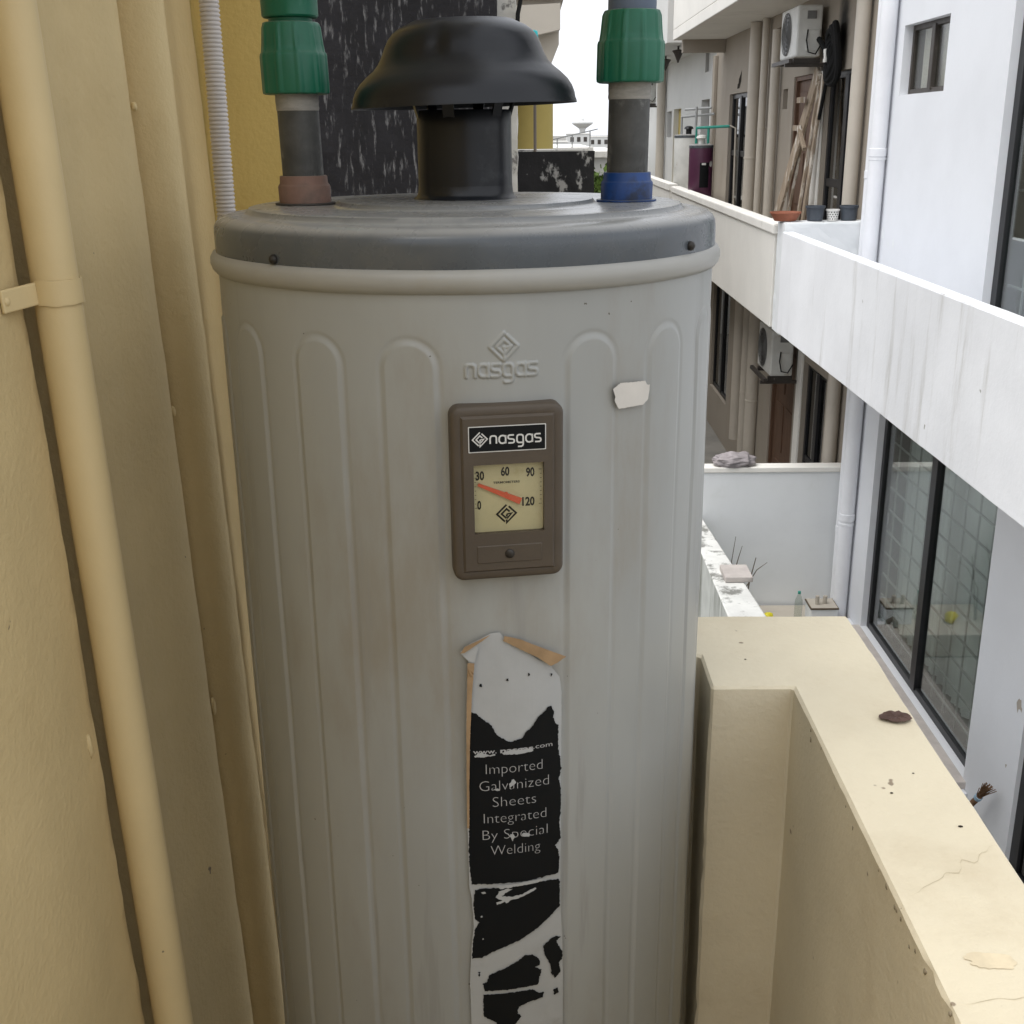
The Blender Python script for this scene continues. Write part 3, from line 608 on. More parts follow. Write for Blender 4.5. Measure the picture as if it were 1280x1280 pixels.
B3 = [(11.0, -786.8), (15.3, -785.5), (17.9, -776.8), (26.4, -773.1), (35.0, -769.6), (44.9, -763.6), (52.4, -758.3), (59.9, -758.7), (66.2, -764.7), (67.4, -772.4), (62.3, -773.5), (68.7, -778.6), (66.1, -788.4), (64.8, -794.9), (54.6, -795.7), (34.7, -796.2), (12.7, -795.8)]
B4 = [(11.4, -800.2), (34.7, -800.0), (59.7, -799.7), (66.0, -805.7), (71.2, -805.4), (69.9, -811.9), (54.5, -814.5), (45.6, -818.9), (44.3, -826.3), (48.1, -830.0), (41.7, -839.6), (25.5, -838.9), (23.1, -834.2), (11.5, -826.6)]
B5 = [(70.7, -751.1), (76.4, -745.2), (82.9, -742.5), (88.2, -744.7), (83.6, -748.5), (85.5, -753.5), (89.5, -762.0), (90.0, -771.1), (86.2, -774.4), (88.3, -786.9), (81.6, -792.5), (79.5, -785), (77.4, -774.6), (71.5, -761)]
B6 = [(81.0, -805.1), (85.0, -804.7), (86.0, -810.4), (81.6, -812.1)]
SP = [[(x - .8, y - 1), (x + .9, y - 1.4), (x + 1, y + 1), (x - .5, y + 1.4)] for x, y in [(15.2, -465.2), (38.3, -461.3), (57.9, -458.2), (78.5, -461.7)]] + [[(7, -773), (9, -772), (8.6, -778), (7.4, -779)], [(76.5, -764), (78, -765), (80.5, -788), (79, -788)]]
wrapped([B1, B2, B3, B4, B5, B6] + SP, RS + .0009, 'black_print', INK, sticker, .0009)
g = G(); sm = lambda u, v: cyl(u, v, RS + .0013)
for s_, x0, x1, y in [('Imported', 18.2, 70.0, -555.0), ('Galvanized', 12.2, 76.0, -572.4), ('Sheets', 23.9, 63.8, -589.6), ('Integrated', 15.5, 73.5, -606.6), ('By Special', 14.1, 74.7, -624.4), ('Welding', 21.3, 67.6, -641.4)]:
    text(g, s_, x0 / 1000, y / 1000, .0112, sm, -.022, width=(x1 - x0) / 1000)
text(g, 'www.', .0072, -.5338, .0048, sm, .012, width=.021); text(g, 'nasgas', .0315, -.5338, .0048, sm, .03, width=.030); text(g, '.com', .0615, -.5330, .0048, sm, 0, width=.018)
g.build('lettering', PRINTG, sticker)
# worn white patches over the print
W = [[(27, -570), (24.8, -571.8), (30.5, -573), (29, -570.4)], [(39, -566.5), (43, -561.5), (45.5, -566), (43, -568), (40, -570)], [(38.5, -621.8), (40, -619.5), (43, -621), (44.5, -623), (41, -626.5)], [(50, -620.8), (52, -619.5), (58, -622), (57, -624.5), (51, -623.8)],
     [(8, -535.6), (14, -532), (22, -535.4), (27, -534), (27, -536), (16, -537), (9, -537.4)], [(33, -533.8), (40, -531.6), (50, -532.5), (61, -532), (61.5, -535.4), (48, -536.5), (34, -535.8)],
     [(25, -687.8), (28, -682), (36, -679.2), (41, -680), (35, -683.6), (30, -687), (40, -688.6), (50, -687), (62.5, -681.5), (63.5, -683.5), (56, -687.5), (46, -691.5), (38, -692.5), (35, -696), (33, -693.5), (26, -696.8), (25.5, -694), (31, -692)],
     [(11.5, -681.5), (15, -680.5), (15.8, -682.6), (13, -683.6)], [(10.5, -708.6), (12.2, -707.8), (12.5, -709.4), (11, -710)], [(11.5, -734), (12.7, -733.5), (12.8, -735), (11.8, -735.2)],
     [(24, -675), (30, -674.6), (38, -675.2), (44, -674.5), (58, -673.6), (70, -673), (70, -676), (56, -677.5), (44, -678), (30, -679)]]
for w_poly in W: wrapped([w_poly], RS + .0016, 'worn_patch', STICKW, sticker, .0008)
FL = [(-1.5, -432.2), (2.5, -425.7), (25.1, -415.4), (17.3, -421.2), (1.8, -431.7)]
FR = [(36.6, -418.1), (50.5, -422.4), (90.5, -443.2), (83.3, -448.0), (76.8, -450.7), (65.1, -441.0), (35.4, -422.8)]
FD = [(10.3, -442.1), (4.3, -441.4), (1.8, -509.4), (.9, -558.0), (.3, -610), (2.2, -610), (3.4, -558), (4.6, -522.1), (7.6, -472.0)]
wrapped([FL, FR, FD], RS + .0018, 'curled_flap', KRAFT, sticker, .0002, lambda x, y: .004 * min(1, abs(x - .04) / .05) * (1 if y > -.452 else .5))
wrapped([[(-1.5, -432.2), (1.8, -431.7), (12, -425), (14, -428), (10.3, -441.6), (6, -441)]], RS + .0034, 'curled_corner', STICKW, sticker, .0002)
# scrap of masking tape
TP = [(135.0, -206.7), (143.5, -202.9), (172.2, -204.7), (174, -208), (177.6, -209), (177.6, -212.5), (175.9, -221.5), (170.0, -225.5), (142.2, -225.0), (136.9, -217.3), (138, -214)]
tp = wrapped([TP], .2442, 'tape_scrap', mat('masking tape', (.62, .59, .54), .7, .2, .06, 30), heater, .0004, lambda x, y: .0014 * max(0, (.144 - x) / .01))
tp['label'] = 'torn scrap of pale masking tape'

# ---- water pipes into the lid
def feed(x, collar, label, ring_top, lean_x, side):
    y = HC[1]
    root = thing('water_pipe', (x, y, -.0655), label, 'pipe', 'pipes rising from the lid of the heater')
    def sh(px, py, pz): return (px + lean_x * (pz + .065), py, pz)
    up = .0068 if side else 0
    def L(name, prof, m, seg=40, fn=None):
        prof = [(q, zz + up if zz > .0205 else zz) for q, zz in prof]
        g = G().lathe(prof, (x, y), seg, True, fn); g.xform(sh); return g.build(name, m, root, smooth=True)
    L('washer', [(.0285, -.0652), (.0292, -.0642), (.0290, -.0632), (.022, -.0628)], collar if side else RUBBER)
    L('collar', [(.0250, -.0632), (.0252, -.0480), (.0245, -.0465), (.0232, -.0450), (.0228, -.0385), (.0222, -.0378), (.015, -.0378)], collar, 40)
    L('nipple', [(.0198, -.060), (.0196, .0345), (.015, .0345)], GALV)
    L('seal_tape', [(.0200, .0215), (.0204, .0235), (.0201, .0265), (.0205, .030), (.0203, .0365), (.016, .037)], TAPEW, 40, lambda r, z, a: r + .0004 * noise.noise(Vector((cos(a) * 5, sin(a) * 5, z * 500))))
    def nut(r, z, a):
        z -= up
        if z > .098 or z < .037: return r
        k = abs(((a / (2 * pi) * 10) % 1) - .5) * 2
        return r + (.0011 if k > .72 else 0)
    prof = [(.0200, .0362), (.0292, .0362), (.0304, .0372), (.0308, .040), (.0306, .0700), (.0300, .0725), (.0290, .0735), (.0280, .0800), (.0266, .0950), (.0262, .0985), (.0255, .0992), (.020, .0994)]
    L('union_nut', prof, GREEN, 120, nut)
    if side:
        L('upper_pipe', [(.0225, .098), (.0225, .40), (.02, .40)], GREYPIPE)
    else:
        L('coupling', [(.020, .0990), (.0205, .1025), (.0250, .1035), (.0262, .1050), (.0264, .1250), (.0272, .1270), (.0272, .40), (.02, .40)], GREEN)
    return root
feed(-.2150, TERRA, 'galvanised pipe with brown collar and green union nut, left of the black hood', None, -.02, 0)
feed(.0985, BLUE, 'galvanised pipe with blue collar and green union nut, right of the black hood', None, .012, 1)

# ================================================================ OPPOSITE HOUSES
XW, XP = 3.3, 2.45
def WM(y, z, d): return (XW + d, y, z)
def window(parent, y0, y1, z0, z1, fw=.05, sashes=2, frame=FRAME, glass=GLASS, rec=.07, back=None, backd=.12, grille=None, name='window', rails=0):
    x = XW + rec
    g = G(); g.box(x, x + .06, y0, y0 + fw, z0, z1).box(x, x + .06, y1 - fw, y1, z0, z1).box(x + .002, x + .058, y0 + fw, y1 - fw, z0, z0 + fw).box(x + .002, x + .058, y0 + fw, y1 - fw, z1 - fw, z1)
    step = (y1 - y0) / sashes
    for k in range(1, sashes): yy = y0 + k * step; g.box(x - .012, x + .055, yy - fw * .9, yy + fw * .9, z0 + fw * .6, z1 - fw * .6)
    for k in range(rails): zz = z0 + (z1 - z0) * (k + 1) / (rails + 1); g.box(x + .006, x + .05, y0 + fw, y1 - fw, zz - fw * .6, zz + fw * .6)
    wn = g.build(name, frame, parent, bevel=.004, seg=1)
    for k in range(sashes):
        G().box(x + .022, x + .027, y0 + k * step + fw * .8, y0 + (k + 1) * step - fw * .8, z0 + fw * .9, z1 - fw * .9).build('pane', glass, wn)
    # dim room behind, open towards the window
    xb = x + .9
    g = G(); a = .002
    g.add([(x + .06, y0 - a, z0 - a), (x + .06, y1 + a, z0 - a), (x + .06, y1 + a, z1 + a), (x + .06, y0 - a, z1 + a), (xb, y0 - a, z0 - a), (xb, y1 + a, z0 - a), (xb, y1 + a, z1 + a), (xb, y0 - a, z1 + a)], [(4, 5, 6, 7), (0, 1, 5, 4), (1, 2, 6, 5), (2, 3, 7, 6), (3, 0, 4, 7)]).build('room', DARKROOM, wn)
    if back:
        ys = np.linspace(y0 + .02, y1 - .02, max(8, int((y1 - y0) / .035))); vs = []; fs = []
        for z in (z0 + .02, z1 - .02):
            for q in ys: vs.append((x + .06 + backd + .022 * sin(q * 31) + .014 * sin(q * 71 + 1), q, z))
        n = len(ys); fs = [(i, i + 1, n + i + 1, n + i) for i in range(n - 1)]
        G().add(vs, fs).build('curtain', back, wn, smooth=True)
    if grille:
        nh, nv = grille; xg = x + .10
        first = None
        for i in range(nh):
            zz = z0 + (z1 - z0) * (i + .6) / nh
            if first is None: first = G().box(xg, xg + .014, y0 + .02, y1 - .02, zz, zz + .016).build('grille_bar', BAR, wn); zf = zz
            else: dup(first, (0, 0, zz - zf))
        first = None
        for i in range(nv):
            yy = y0 + (y1 - y0) * (i + .5) / nv
            if first is None: first = G().box(xg + .014, xg + .026, yy, yy + .014, z0 + .02, z1 - .02).build('grille_upright', BAR, wn); yf = yy
            else: dup(first, (0, yy - yf, 0))
    return wn

# ---- white house, nearest
wh = thing('white_house', (3.9, 7.2, -5.05), 'white house with streaked balcony parapet and tall black-framed windows', 'house')
holes = [(9.69, 10.82, .272, .838, .09), (5.3, 8.43, -1.62, 1.35, .09), (7.715, 10.545, -4.70, -2.3, .09), (3.9, 6.88, -4.98, -2.3, .09)]
g = G(); holes_face(g, WM, 2.2, 11.35, -5.05, 4.4, holes, .09)
g.box(3.302, 7.5, 2.18, 2.2, -5.05, 4.4).box(3.302, 7.5, 11.335, 11.35, -5.05, 4.4).box(3.302, 7.5, 2.2, 11.335, 4.38, 4.41).build('wall', WHITEWALL, wh)
window(wh, 9.69, 10.82, .272, .838, .045, 2, FRAMEB, glass_mat('frosted glass sheet', (.9, .9, .86), .6, .25), .075, CURTAIN, .03)
window(wh, 5.3, 8.43, -1.62, 1.35, .10, 2, FRAME, GLASS, .06, CURTAIN, .22, (9, 6))
window(wh, 7.715, 10.545, -4.70, -2.3, .07, 2, FRAME, GLASS, .06, CURTAIN, .22, (11, 10))
window(wh, 3.9, 6.88, -4.98, -2.3, .12, 2, FRAME, GLASSD, .03, CURTAIN2, .4, None, 'glazed_door', 1)
G().box(3.14, 3.36, 7.66, 10.60, -4.765, -4.705).build('sill', SILL, wh, bevel=.006)
G().box(3.10, 3.298, 7.60, 10.9, -5.04, -4.767).build('plinth', WHITEWALL, wh, bevel=.008)
bm = bmesh.new(); bmesh.ops.create_cube(bm, size=1)
for v in bm.verts: v.co = Vector((2.505 + v.co.x * .11, 6.745 + v.co.y * 9.09, -1.4085 + v.co.z * .957))
bmesh.ops.bevel(bm, geom=bm.edges[:], offset=.006, segments=2, affect='EDGES')
cutbm(bm, 1, 4.5, 11.2, .10); cutbm(bm, 2, -1.85, -.95, .09)
o = bm_obj(bm, 'parapet', WHITEDIRTY, wh, smooth=False); lump(o, .0025, 2.2, .0012, 9)
o['label'] = 'white balcony parapet with grey run-off streaks'
G().box(2.562, 3.298, 2.25, 11.28, -1.884, -1.72).build('balcony_slab', WHITEWALL, wh)
# chipped paint patches near the parapet and the lower door
for i, (y, z, s) in enumerate([(10.93, -.93, .05), (10.75, -1.0, .02), (10.6, -.98, .028), (10.45, -1.03, .012), (6.98, -3.70, .04), (7.05, -4.2, .012)]):
    pts = [(XW - .0015, y + s * cos(2 * pi * k / 12) * (1 + 1.1 * noise.noise(Vector((k * .71, i * 1.3, 3)))), z + s * 1.2 * sin(2 * pi * k / 12) * (1 + 1.1 * noise.noise(Vector((k * .71, i * 1.3, 9.5))))) for k in range(12)]
    G().add(pts, [tuple(range(12))]).build('chipped_patch', GREYWALL if i < 4 else CURTAIN2, wh)

def vpipe(x, y, r, z0, z1, m, label, joints=(), clips=(), name='drain_pipe', group='drain pipes on the facades opposite'):
    root = thing(name, (x, y, z0), label, 'pipe', group)
    G().tube([(x, y, z0), (x, y, (z0 + z1) / 2), (x, y, z1)], r, 20).build('pipe', m, root, smooth=True)
    for z in joints: G().lathe([(r * 1.0, z), (r * 1.1, z + .004), (r * 1.1, z + .07), (r, z + .074)], (x, y), 20).build('joint', m, root, smooth=True)
    for z in clips: G().lathe([(r * 1.02, z), (r * 1.06, z + .003), (r * 1.06, z + .024), (r * 1.02, z + .027)], (x, y), 20).box(x + r * .9, XW - .002, y - .01, y + .01, z + .004, z + .022).build('clip', m, root)
    return root
vpipe(3.215, 11.03, .072, -4.95, 3.6, PIPEW, 'thick white drain pipe right of the pots, beside the white wall', (-3.75, -.25), (-.28, -3.8))
vpipe(3.225, 11.24, .05, -4.9, 3.6, PIPEW, 'thinner white pipe left of the thick white drain pipe', (-.45, -3.95))
vpipe(3.215, 11.86, .07, -4.9, 1.38, PIPEC, 'cream drain pipe beside the dark door right of the planks', (-1.5,), ())

# ---- cream house, in the middle
ch = thing('cream_house', (4, 16.5, -5.05), 'cream terraced house with dark doors and leaning planks on its balcony', 'house')
D1 = (12.02, 13.46, -1.71, .575); DB = (13.93, 15.05, -1.71, .60); D2 = (18.13, 19.70, -1.25, .535)
L1 = (12.50, 13.55, -4.95, -2.62); LB = (14.0, 15.35, -4.95, -2.5); L2 = (18.75, 20.45, -4.35, -2.2)
slots = [(15.98, 16.26, .80, 1.25, .15), (16.02, 16.45, -.02, .57, .15), (15.38, 15.66, .24, .48, .15)]
g = G(); holes_face(g, WM, 11.36, 21.25, -5.05, 4.4, [D1 + (.10,), DB + (.10,), D2 + (.10,), L1 + (.1,), LB + (.1,), L2 + (.1,)] + slots, .1)
for s_ in slots: g.box(XW + .149, XW + .155, s_[0], s_[1], s_[2], s_[3])
g.box(3.302, 7.5, 21.23, 21.25, -5.05, 4.4).box(3.302, 7.5, 11.36, 21.23, 4.38, 4.41).build('wall', CREAMFAR, ch)
for d, gl, nm in ((D1, GLASSD, 'dark_glazed_door'), (D2, GLASSD, 'dark_glazed_door'), (L1, GLASSD, 'dark_glazed_door'), (L2, GLASSD, 'dark_window')):
    window(ch, *d, .07, 2, FRAME, gl, .05, None, .3, None, nm, 0 if d is L2 else 1)
for d in (DB, LB):
    dr = G().box(XW + .06, XW + .10, d[0] + .06, d[1] - .06, d[2], d[3] - .05).build('wooden_door', WOODDOOR, ch, bevel=.004)
    G().box(XW + .02, XW + .10, d[0], d[0] + .06, d[2], d[3]).box(XW + .02, XW + .10, d[1] - .06, d[1], d[2], d[3]).box(XW + .021, XW + .099, d[0] + .06, d[1] - .06, d[3] - .05, d[3]).build('door_frame', WOODDOOR, dr)
    h = d[3] - d[2]
    for (fa, fb) in ((.06, .30), (.36, .62), (.68, .92)):
        for (ya, yb) in ((.14, .46), (.54, .86)):
            wdt = d[1] - d[0]; G().box(XW + .048, XW + .061, d[0] + wdt * ya, d[0] + wdt * yb, d[2] + h * fa, d[2] + h * fb).build('door_panel', WOODDOOR, dr, bevel=.01)
# pale jambs between the doors
G().box(XW - .03, XW - .001, 13.48, 13.78, -1.71, .60).build('pilaster', COPING, ch, bevel=.006)
G().box(XW - .03, XW - .001, 13.57, 13.80, -4.95, -2.5).build('pilaster', COPING, ch, bevel=.006)
G().box(XW - .06, XW - .001, 21.02, 21.24, -5.04, 1.20).build('corner_strip', CREAMFAR, ch, bevel=.01)
G().add([(XW - .002, y, z) for y, z in ((19.05, .60), (18.85, .60), (18.72, .70), (18.70, .86), (18.80, .80), (18.93, .74), (18.95, .68), (19.02, .66))], [tuple(range(8))]).build('wall_gash', DIRT, ch)
# balcony: slab, parapet, coping
G().box(2.575, 3.298, 11.68, 20.30, -1.885, -1.72).build('balcony_slab', PARFAR, ch)
G().box(2.455, 2.575, 11.66, 19.95, -1.90, -.985).build('parapet', PARFAR, ch, bevel=.008)
G().box(2.435, 2.59, 11.64, 19.97, -.985, -.885).build('coping', COPING, ch, bevel=.015)
g = G().box(2.452, 3.298, 11.70, 20.48, 1.405, 1.56).box(2.452, 2.57, 11.70, 20.48, 1.5605, 2.45); g.build('upper_balcony', PARFAR, ch, bevel=.01)
G().box(2.6, 3.298, 20.30, 20.48, 1.21, 1.404).build('soffit_beam', CREAMFAR, ch)
G().box(3.1, 3.298, 18.05, 19.8, -1.33, -1.25).build('door_sill', PARFAR, ch)
# dividing wall between the two balconies, and its ragged joint
bm = bmesh.new(); bmesh.ops.create_cube(bm, size=1)
for v in bm.verts: v.co = Vector((2.885 + v.co.x * .82, 11.475 + v.co.y * .33, -1.385 + v.co.z * 1.07))
bmesh.ops.bevel(bm, geom=bm.edges[:], offset=.012, segments=2, affect='EDGES'); cutbm(bm, 2, -1.9, -.86, .05); cutbm(bm, 1, 11.35, 11.63, .05); cutbm(bm, 0, 2.5, 3.28, .06)
o = bm_obj(bm, 'dividing_wall', GREYWALL, None, (2.885, 11.475, -1.92), smooth=False, label='pale dividing wall carrying the flower pots between the balconies', cat='wall'); lump(o, .006, 6, .004, 22)

# pipes on the cream house
vpipe(3.21, 17.2, .085, -1.72, 1.40, PIPEC, 'cream pipe right of the far dark balcony door', (), (-.4,))
vpipe(3.23, 16.62, .05, -1.72, 1.40, PIPEC, 'slim cream pipe between two pipes on the cream wall', (), (0.0,))
vpipe(3.22, 15.83, .06, -1.72, 1.2, PIPEC, 'cream pipe left of the brown wooden door upstairs', (), ())
vpipe(3.22, 17.35, .09, -4.55, -1.89, PIPEC, 'leftmost pipe under the balcony, below the cream parapet', (), ())
vpipe(3.22, 16.75, .07, -4.8, -1.89, PIPEC, 'middle pipe of three under the balcony', (), (-3.7,))
vpipe(3.22, 16.2, .09, -4.9, -1.89, PIPEC, 'rightmost pipe of three under the balcony', (), (-3.7,))

# ---- far house
fh = thing('far_house', (4, 26, -5.05), 'pale house at the far end of the terrace with twin ceiling lamps', 'house')
FW = 3.32
holes = [(22.2, 22.65, 1.0, 1.33, .15), (21.95, 22.95, -.6, .53, .15), (25.9, 27.15, -1.7, .44, .12), (27.5, 28.4, -.15, .41, .12), (28.9, 30.3, -1.7, 1.2, .12)]
g = G(); holes_face(g, lambda y, z, d: (FW + d, y, z), 21.26, 33, -5.05, 4.4, holes, .12)
g.box(3.33, 7.5, 32.98, 33, -5.05, 4.4).box(3.33, 7.5, 21.26, 32.98, 4.38, 4.41).build('wall', PALE, fh)
for i, h in enumerate(holes): G().box(FW + h[4] - .01, FW + h[4] + .05, h[0], h[1], h[2], h[3]).build('window_panel' if i != 2 else 'ochre_door', (FRAMEB, FRAMEB, YELLOWCOL, FRAMEB, FRAME)[i], fh)
g = G().box(2.452, 3.318, 21.3, 33, 1.43, 1.58).box(2.452, 2.57, 21.3, 33, 1.5805, 2.9); g.build('upper_balcony', PALE, fh)
G().box(2.575, 3.318, 20.35, 33, -1.885, -1.72).build('balcony_slab', PARFAR, fh)
G().box(2.455, 2.575, 20.35, 33, -1.9, -.97).build('parapet', PARFAR, fh)
G().box(2.435, 2.59, 20.33, 33, -.97, -.87).build('coping', COPING, fh)
for (x, y, nm) in ((2.76, 22.2, 'nearer of two dark lamps hanging under the far ceiling'), (2.86, 25.0, 'farther of two dark lamps hanging under the far ceiling')):
    r = thing('ceiling_lamp', (x, y, 1.15), nm, 'lamp', 'lamps under the far ceiling')
    G().lathe([(.012, 1.15), (.03, 1.20), (.075, 1.30), (.11, 1.345), (.10, 1.36), (.02, 1.375)], (x, y), 16).build('shade', FRAMEB, r, smooth=True)
    G().tube([(x, y, 1.37), (x, y, 1.429)], .018, 8).build('stem', FRAMEB, r)
vpipe(3.2, 28.65, .10, -1.72, 1.42, PIPEC, 'farthest pale pipe by the last air conditioner', (), ())

# ---- air conditioners
def aircon(x0, x1, y0, y1, z0, z1, label, hoses=True):
    r = thing('air_conditioner', ((x0 + x1) / 2, (y0 + y1) / 2, z0 - .1), label, 'air conditioner', 'outdoor air conditioner units')
    G().box(x0, x1, y0, y1, z0, z1).build('casing', ACWHITE, r, bevel=.02)
    cy, cz = (y0 + y1) / 2 + .08, (z0 + z1) / 2; rr = min((y1 - y0) * .42, (z1 - z0) * .42)
    g = G(); n = 28; g.add([(x0 - .004, cy + rr * cos(2 * pi * i / n), cz + rr * sin(2 * pi * i / n)) for i in range(n)], [tuple(range(n))]); g.build('fan_opening', FRAME, r)
    for k in range(5):
        q = rr * (k + 1) / 5; g = G(); g.tube([(x0 - .012, cy + q * cos(2 * pi * i / 24), cz + q * sin(2 * pi * i / 24)) for i in range(25)], .005, 5); g.build('guard_ring', ACDARK, r)
    # service cover and handle on the side that faces the viewer
    w_ = x1 - x0
    G().box(x0 + w_ * .38, x0 + w_ * .92, y0 - .018, y0 - .001, z0 + .06, z0 + (z1 - z0) * .52).build('valve_cover', ACWHITE, r, bevel=.008)
    G().box(x0 + w_ * .38, x0 + w_ * .75, y0 - .012, y0 - .001, z1 - .14, z1 - .06).build('handle_recess', ACDARK, r, bevel=.004)
    G().box(x0 - .01, x1 + .01, y0 + .04, y0 + .09, z0 - .06, z0 - .01).box(x0 - .01, x1 + .01, y1 - .12, y1 - .07, z0 - .06, z0 - .01).box(x0 - .08, x0 - .04, y0 - .05, y1 + .05, z0 - .062, z0 - .02).box(x0 - .1, XW - .003, y0 + .045, y0 + .085, z0 - .10, z0 - .062).build('bracket', FRAMEB, r)
    G().tube([(x0 + w_ * .42, y0 - .02, z1 - .25), (x0 + w_ * .36, y0 - .05, z1 - .36), (x0 + w_ * .45, y0 - .06, z1 - .48), (x0 + w_ * .75, y0 - .05, z1 - .50), (x0 + w_ * .98, y0 - .03, z1 - .40)], .008, 6).build('cable', HOSE, r, smooth=True)
    return r
aircon(2.96, 3.23, 13.52, 14.35, .745, 1.27, 'white air conditioner above the leaning planks')
aircon(2.93, 3.20, 13.72, 14.5, -2.83, -2.28, 'white air conditioner hanging under the balcony')
aircon(2.80, 3.1, 28.9, 29.8, .62, 1.15, 'small far air conditioner beside the green union nut')
# coil of black hose beside the upper air conditioner
r = thing('hose_coil', (3.2, 12.95, .5), 'black insulated hose coil hanging beside the upper air conditioner', 'hose')
for k in range(6):
    pts = []
    for i in range(33):
        a = 2 * pi * i / 32; pts.append((3.215 - .012 * (k % 3) + .02 * sin(a * 2 + k), 12.90 + (.20 - .028 * k) * cos(a) + .01 * k, .74 + (.30 - .042 * k) * sin(a) + .01 * sin(3 * a + k)))
    G().tube(pts, .036, 8).build('loop', HOSE, r, smooth=True)
G().tube([(3.2, 13.5, .92), (3.19, 13.35, .88), (3.2, 13.2, .80), (3.2, 13.08, .66)], .03, 8).build('tail', HOSE, r, smooth=True)
G().tube([(3.21, 13.05, .55), (3.2, 13.15, .3), (3.21, 13.3, .1)], .02, 8).build('tail', HOSE, r, smooth=True)
G().box(3.14, 3.155, 12.92, 13.02, .66, .79).build('paper_tag', COPING, r)

# ---- planks leaning on the brown door
def plank(a, b, wdt, th, label):
    bm = bmesh.new(); g = G().beam(a, b, th, wdt, (0, 1, 0)); vs = [bm.verts.new(v) for v in g.v]
    for f in g.f: bm.faces.new([vs[i] for i in f])
    bmesh.ops.bevel(bm, geom=bm.edges[:], offset=.004, segments=1, affect='EDGES'); cutbm(bm, 2, min(a[2], b[2]), max(a[2], b[2]), .12)
    o = bm_obj(bm, 'plank', PLANK, None, (a[0], a[1], a[2]), smooth=False, label=label, cat='plank', group='planks leaning by the brown door'); lump(o, .006, 5)
plank((2.98, 14.86, -1.71), (3.25, 13.62, .62), .24, .035, 'long weathered plank leaning across the brown door above the clay tray')
plank((3.10, 14.50, -1.71), (3.24, 13.75, .55), .06, .03, 'narrow plank behind the long weathered plank')
plank((3.12, 13.62, -1.71), (3.262, 13.42, .56), .09, .03, 'near upright plank against the pale jamb by the dark door')
plank((3.07, 13.72, -1.71), (3.25, 13.55, .50), .06, .03, 'thin upright batten left of the near upright plank')
plank((3.10, 13.78, .02), (3.12, 13.50, -.22), .05, .04, 'short offcut hanging slanted between the planks')
for z in (-.02, .28): G().box(3.11, 3.15, 13.88 - z * .4, 14.12 - z * .4, z, z + .06).build('cross_batten', PLANK, label='short cross batten nailed to the long plank, %s of two' % ('lower' if z < 0 else 'upper'), cat='batten', group='cross battens on the plank')

# ---- pots on the dividing wall
ZP = -.845
def pot(name, x, y, prof, m, label, seg=28):
    r = thing(name, (x, y, ZP), label, 'pot' if name != 'clay_tray' else 'tray', 'pots on the dividing wall')
    G().lathe([(q, ZP + z) for q, z in prof], (x, y), seg, False).build('bowl' if name == 'clay_tray' else 'wall', m, r, smooth=True)
    q, z = prof[-1]; G().lathe([(q * .99, ZP + z), (.001, ZP + z + .001)], (x, y), seg, False).build('soil', DIRT, r)
    return r
pot('clay_tray', 2.515, 11.50, [(.09, 0), (.105, .004), (.135, .06), (.150, .075), (.150, .085), (.140, .085), (.125, .05), (.1, .02)], CLAY, 'terracotta tray at the left end of the dividing wall')
pot('plant_pot', 2.80, 11.50, [(.07, 0), (.074, .003), (.086, .118), (.094, .12), (.094, .14), (.086, .14), (.08, .115)], POTGREY, 'dark grey pot beside the terracotta tray')
p3 = pot('dotted_pot', 2.965, 11.48, [(.046, 0), (.05, .003), (.060, .09), (.066, .094), (.066, .106), (.058, .106), (.054, .09)], POTWHITE, 'small white pot with black dots')
pot('plant_pot', 3.125, 11.50, [(.07, 0), (.074, .003), (.082, .118), (.09, .12), (.09, .14), (.082, .14), (.078, .115)], POTGREY, 'dark grey pot beside the white drain pipe')
for row in range(4):
    for k in range(14):
        a = 2 * pi * (k + .5 * (row % 2)) / 14; z = ZP + .018 + row * .021; rr = .0512 + (z - ZP) * .108; s_ = .0062
        t = (-sin(a), cos(a)); g = G(); g.add([(2.965 + rr * cos(a) + t[0] * s_ * cos(b_), 11.48 + rr * sin(a) + t[1] * s_ * cos(b_), z + s_ * sin(b_)) for b_ in [2 * pi * i / 8 for i in range(8)]], [tuple(range(8))])
        g.build('dot', INK, p3)

# ---- the neighbours' water heaters
def small_heater(x, y, r, z0, z1, m, label, badge):
    h = thing('water_heater', (x, y, z0), label, 'water heater')
    G().lathe([(r * .97, z0), (r, z0 + .01), (r, z1 - .03), (r * .99, z1 - .02)], (x, y), 36).build('body', m, h, smooth=True)
    G().lathe([(r * 1.02, z1 - .05), (r * 1.02, z1 - .01), (r * .96, z1), (.02, z1 + .012)], (x, y), 36).build('lid', LID, h, smooth=True)
    G().lathe([(.05, z1), (.05, z1 + .09), (.085, z1 + .095), (.07, z1 + .13), (.03, z1 + .145)], (x, y), 20).build('draft_hood', BLACK if not badge else ACWHITE, h, smooth=True)
    if badge:
        def on(a, z, rr): return (x + rr * sin(a), y - rr * cos(a), z)
        a0 = rad(-12); g = G(); n = 8; vs = []
        for zz in (z0 + .25, z0 + .62): vs += [on(a0 + rad(46) * i / n, zz, r * 1.006) for i in range(n + 1)]
        g.add(vs, [(i, i + 1, n + 2 + i, n + 1 + i) for i in range(n)]).build('black_label', INK, h)
        g = G(); vs = []
        for zz in (z0 + .585, z0 + .615): vs += [on(a0 + rad(9) + rad(20) * i / 4, zz, r * 1.012) for i in range(5)]
        g.add(vs, [(i, i + 1, 5 + i + 1, 5 + i) for i in range(4)]).build('label_mark', PRINTW, h)
        g = G(); g.add([on(rad(48) + rad(11) * cos(2 * pi * i / 14), z0 + .60 + .045 * sin(2 * pi * i / 14), r * 1.012) for i in range(14)], [tuple(range(14))]).build('round_badge', PRINTW, h)
    return h
